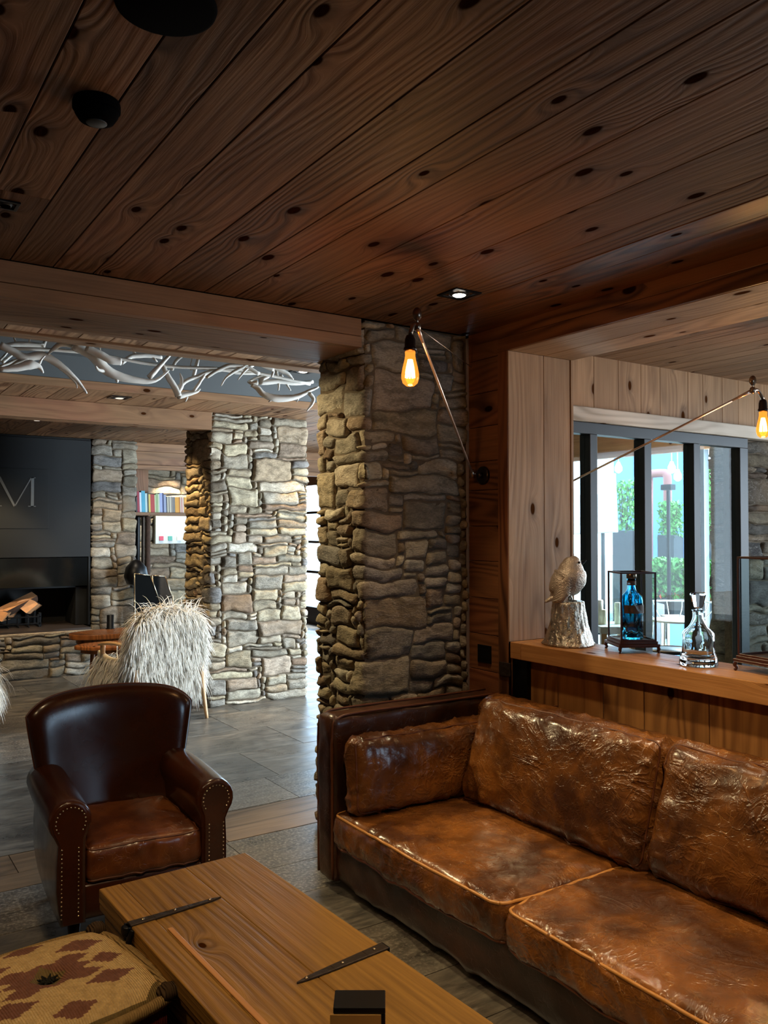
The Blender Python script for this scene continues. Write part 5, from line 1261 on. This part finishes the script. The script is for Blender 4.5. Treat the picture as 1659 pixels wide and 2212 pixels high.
# pipe
mb = MB(); X = 11.4; mb.tube([at_x(1404, 1024, X), at_x(1430, 1022, X), at_x(1440, 1026, X), at_x(1442, 1050, X), at_x(1442, 1195, X), at_x(1442, 1400, X)], .07, 10)
mb.tube([at_x(1404, 1024, X), at_x(1404, 1400, X)], .05, 8, sub=1)
tag(mb.build('bent_pipe', M['redpipe']), 'red-brown bent pipe in front of the pale blue wall', 'pipe')
for p, q in ((1451, 1012), (1464, 1029), (1336, 1012), (1312, 1010)):
    c = at_x(p, q, 9.0); lb = MB(); lb.lathe([(.02, .09), (.03, .06), (.05, .02), (.05, -.03), (.02, -.06), (.001, -.065)], c, 14); lb.tube([c + Vector((0, 0, .08)), c + Vector((0, 0, .9))], .006, 5, sub=1)
    tag(lb.build('festoon_lantern', emit('lantern_glow', (235, 250, 255), 2.5)), {1451: 'upper glowing hanging lantern left of the third mullion', 1464: 'lower glowing hanging lantern left of the third mullion', 1336: 'hanging lantern just right of the parasol peak', 1312: 'hanging lantern above the white parasol'}[p], 'lantern', 'hanging lanterns on the terrace')
mb = MB(); a = at_x(1427, 1047, 9.4); b = at_x(1449, 1058, 9.4); mb.box((9.4, b.y, b.z), (9.5, a.y, a.z)); mb.box((9.44, (a.y + b.y) / 2 - .02, -.02), (9.47, (a.y + b.y) / 2 + .02, b.z)); tag(mb.build('sign_box', M['blackmetal']), 'small dark box on a post in front of the red-brown pipe', 'box')
# hall furniture behind the glass
def px3(p, q, D):
    d = ray(p, q); return Vector((0, 0, CZ)) + d * (D / FPX)
tb = empty('side_table', (at_z(1322, 1400, .62).x, at_z(1322, 1400, .62).y, 0), 0, 'low whitish table behind the glass carrying the cream candles', 'table')
D = 6.1; a = px3(1283, 1348, D); b = px3(1362, 1350, D)
tb.location = ((a.x + b.x) / 2, (a.y + b.y) / 2, 0); zt_ = a.z
mb = MB(); Lh = (b - a).length / 2; rz_ = -YAW; Rm = Matrix.Rotation(rz_, 4, 'Z')
mb.box((-Lh, -.18, zt_ - .05), (Lh, .18, zt_), mat=Rm); mb.build('table_top', M['white'], tb, bevel=.004)
for sx in (-1, 1):
    for sy in (-1, 1): mb = MB(); mb.box((sx * (Lh - .05), sy * .15 - .02, 0), (sx * (Lh - .01), sy * .15 + .02, zt_ - .05), mat=Rm); mb.build('leg', M['lightwood'], tb)
for p, q0, q1, r_, lb in ((1291, 1292, 1344, .040, 'tall cream pillar candle at the left end behind the bird stump'), (1334, 1300, 1346, .022, 'slim cream candle behind the blue bottle case'), (1301, 1315, 1346, .030, 'short cream candle beside the tall one')):
    c = px3(p, q1, D); c.z = zt_ + .001; hgt = (q1 - q0) * D / FPX; cd = empty('pillar_candle', c, 0, lb, 'candle', 'cream candles behind the glass')
    mb = MB(); mb.lathe([(r_, 0), (r_, hgt - .004), (r_ * .9, hgt), (.001, hgt - .004)], (0, 0, 0), 20); mb.build('wax', M['cream'], cd); mb = MB(); mb.tube([(0, 0, hgt - .006), (0, 0, hgt + .012)], .0015, 5, sub=1); mb.build('wick', M['blackpl'], cd)
# white wire chair
D = 6.4; fc = px3(1462, 1340, D); wc = empty('wire_chair', (fc.x, fc.y, 0), -YAW, 'white wire-frame chair behind the glass, between case and decanter', 'chair'); zs = fc.z
mb = MB(); hw = .17
for s in (-1, 1):
    for f in (-1, 1): mb.tube([(s * hw * .8, f * .14, zs), (s * hw * 1.1, f * .18, 0)], .007, 6, sub=1)
mb.build('legs', M['white'], wc)
mb = MB(); mb.lathe([(.19, -.008), (.20, 0), (.19, .008), (.002, .01)], (0, 0, zs), 24); mb.build('seat', M['white'], wc)
mb = MB()
for k in range(9):
    a_ = PI * (k / 8) ; mb.tube([(.19 * math.cos(a_), .17 * math.sin(a_) - .0, zs), (.27 * math.cos(a_), .2 * math.sin(a_), zs + .07), (.30 * math.cos(a_), .23 * math.sin(a_), zs + .13)], .004, 6)
mb.tube([(.30 * math.cos(PI * k / 16), .23 * math.sin(PI * k / 16), zs + .13) for k in range(17)], .007, 6); mb.build('backrest', M['white'], wc)
# dark planter with white edge
D = 7.0; a = px3(1434, 1330, D); b = px3(1478, 1332, D); bxx = empty('floor_lantern', ((a.x + b.x) / 2, (a.y + b.y) / 2, 0), -YAW, 'tall lantern with a white frame and bluish panes on the hall floor', 'lantern'); w_ = (b - a).length / 2; zt_ = a.z
mb = MB(); t = .018
for sx in (-1, 1):
    for sy in (-1, 1): mb.box((sx * w_ - sx * t, sy * w_ - sy * t, 0), (sx * w_, sy * w_, zt_))
for z in (0, zt_ - t):
    for s in (-1, 1): mb.box((-w_, s * w_ - s * t, z), (w_, s * w_, z + t)); mb.box((s * w_ - s * t, -w_, z), (s * w_, w_, z + t))
mb.build('frame', M['white'], bxx, bevel=.002); mb = MB(); mb.box((-w_ + t, -w_ + .006, t), (w_ - t, -w_ + .010, zt_ - t)); mb.build('pane', M['blueclad'], bxx); 
# dark bench / planters in the lower zone
def darkbox(name, p0, q0, p1, q1, D, dep, mt, label, cat):
    a = px3(p0, q0, D); b = px3(p1, q1, D); e = MB(); w = (Vector((b.x, b.y, 0)) - Vector((a.x, a.y, 0))).length
    e.box((0, 0, 0), (w, dep, a.z)); o = e.build(name, M[mt], bevel=.01); o.location = (a.x, a.y, 0); o.rotation_euler = (0, 0, -YAW); return tag(o, label, cat)
darkbox('planter_box', 1400, 1305, 1436, 1400, 7.6, .3, 'pot', 'dark box behind the glass left of the white-framed lantern', 'planter')
darkbox('planter_box', 1480, 1300, 1530, 1400, 7.6, .3, 'pot', 'dark box behind the glass right of the white-framed lantern', 'planter')
# round metal tables seen over the ledge
def roundtable(p, q, D, r, label):
    c = px3(p, q, D); e = empty('bistro_table', (c.x, c.y, 0), 0, label, 'table', 'round metal tables behind the glass'); z = c.z
    mb = MB(); mb.lathe([(r * .96, -.02), (r, -.015), (r, 0), (.001, .001)], (0, 0, z), 36); mb.build('table_top', M['frame'], e); mb = MB(); mb.tube([(r * math.cos(2 * PI * k / 32), r * math.sin(2 * PI * k / 32), z) for k in range(33)], .006, 6, sub=1); mb.build('rim', M['brass'], e)
    mb = MB(); mb.lathe([(.2, 0), (.2, .02), (.03, .04), (.025, z - .02)], (0, 0, 0), 20); mb.build('pedestal', M['frame'], e)
roundtable(1450, 1402, 5.9, .16, 'small round table with a bright rim just above the ledge edge')
# blue upholstered chair seen through the right-hand case
q = Vector((4.35, 2.05, 0)); bc_ = empty('blue_armchair', q, .3, 'rounded blue upholstered chair seen through the right-hand glass case', 'chair')
local('backrest', (0, -.0, .92), (.46, .22, .66), .10, (20, 10, 20), 0, 3.3, .012, 'bluefab', bc_)
local('seat', (0, .28, .50), (.50, .50, .12), .05, (14, 14, 6), .01, 4.3, .004, 'bluefab', bc_)
for x in (-.2, .2):
    for y in (.05, .48): mb = MB(); mb.lathe([(.014, 0), (.018, .46)], (x, y, 0), 10); mb.build('leg', M['white'], bc_)

# ------------------------------------------------------------------ light
W = bpy.data.worlds.new('sky'); SC.world = W; W.use_nodes = True; wt = W.node_tree; wt.nodes.clear()
wo = wt.nodes.new('ShaderNodeOutputWorld'); bg = wt.nodes.new('ShaderNodeBackground'); bg.inputs[0].default_value = (.52, .76, 1., 1); bg.inputs[1].default_value = SKY
wt.links.new(bg.outputs[0], wo.inputs[0])
def light(kind, name, loc, aim, energy, color, **k):
    l = bpy.data.lights.new(name, kind); l.energy = energy; l.color = color
    for a, b in k.items(): setattr(l, a, b)
    o = bpy.data.objects.new(name, l); COL.objects.link(o); o.location = loc
    d = Vector(aim) - Vector(loc); o.rotation_euler = d.to_track_quat('-Z', 'Y').to_euler(); return o
light('SUN', 'sun', (10, 0, 8), (8.6, .2, 5.0), SUN, (1., .96, .9), angle=.01)
# sky portals in the window openings
def portal(name, loc, aim, sx, sy):
    o = light('AREA', name, loc, aim, 1, (1, 1, 1), shape='RECTANGLE', size=sx, size_y=sy); o.data.cycles.is_portal = True
portal('portal_hall', (6.62, 8.3, 1.12), (0, 8.3, 1.12), 9.4, 2.2)
portal('portal_front', (3.75, -3.12, 1.55), (3.75, 5, 1.55), 1.5, 1.3)
WARM = (1., .77, .48); WARM2 = (1., .72, .40)
light('AREA', 'daylight_hall_fill', (6.44, 4.1, 1.25), (2.6, 6.4, 1.0), 340, (.74, .88, 1.), shape='RECTANGLE', size=.8, size_y=1.9)  # area lamp added inside the glazing to strengthen the hall daylight
light('AREA', 'daylight_side_fill', (6.56, 1.6, 1.5), (3.2, 1.9, 1.3), 26, (1., .97, .93), shape='RECTANGLE', size=2.2, size_y=1.5)  # area lamp added at the opening to brighten the niche
def spot(name, x, y, aim, e, ang=1.3, blend=.6, col=WARM, z=2.46, r=.03): return light('SPOT', name, (x, y, z), aim, e, col, spot_size=ang, spot_blend=blend, shadow_soft_size=r)
# ceiling spots of the seating corner: the visible one and its neighbours along the wall
spot('ceiling_spot', 2.24, 2.78, (2.22, 2.66, 0), 22)
spot('ceiling_spot', 2.24, 1.50, (2.15, 1.55, 0), 55)
spot('ceiling_spot', 2.24, .30, (2.1, .7, 0), 30)
spot('ceiling_spot', .46, 2.76, (.8, 3.2, 0), 10, col=WARM2)
spot('ceiling_spot', .60, 1.0, (1.0, 1.9, 0), 50, ang=1.2, col=WARM2)
spot('ceiling_spot', -.4, 2.2, (.5, 2.6, 0), 14, col=WARM2)
# spots beside the pillars, with fills added for hearth and fur chair
spot('pillar_or_fill_spot', 1.32, 4.38, (2.12, 3.58, 1.3), 75, ang=1.3, col=(1., .78, .42))
spot('pillar_or_fill_spot', 3.62, 6.42, (3.50, 6.72, .5), 48, ang=.9, col=(1., .72, .34))
spot('pillar_or_fill_spot', 2.36, 7.2, (2.70, 6.95, .4), 55, ang=1.3, col=(1., .66, .28))
spot('pillar_or_fill_spot', 1.2, 7.2, (1.4, 9.0, .2), 75, ang=1.5, col=WARM)
spot('pillar_or_fill_spot', 2.6, 8.6, (2.7, 9.4, .4), 26, ang=1.3, col=(1., .85, .65))
spot('hearth_fill_spot', 1.3, 8.3, (1.5, 9.6, .6), 70, ang=.9)  # fill spot added to brighten the logs
spot('pillar_or_fill_spot', 1.7, 5.95, (1.85, 6.7, .4), 45, ang=1.2, col=WARM)  # fill spot added to warm the left side of the fur chair
spot('hall_spot', 3.9, 10.85, (3.95, 11.2, 1.2), 70, ang=1.2, col=(1., .8, .5))
SC.view_settings.view_transform = 'Standard'; SC.view_settings.look = 'None'; SC.view_settings.exposure = EXPO; SC.view_settings.gamma = 1
SC.view_settings.use_curve_mapping = False
cy = SC.cycles; cy.use_denoising = True; cy.max_bounces = 9; cy.diffuse_bounces = 4; cy.glossy_bounces = 4; cy.transmission_bounces = 8; cy.transparent_max_bounces = 12; cy.caustics_reflective = False; cy.caustics_refractive = False; cy.sample_clamp_indirect = 6.; cy.blur_glossy = .6
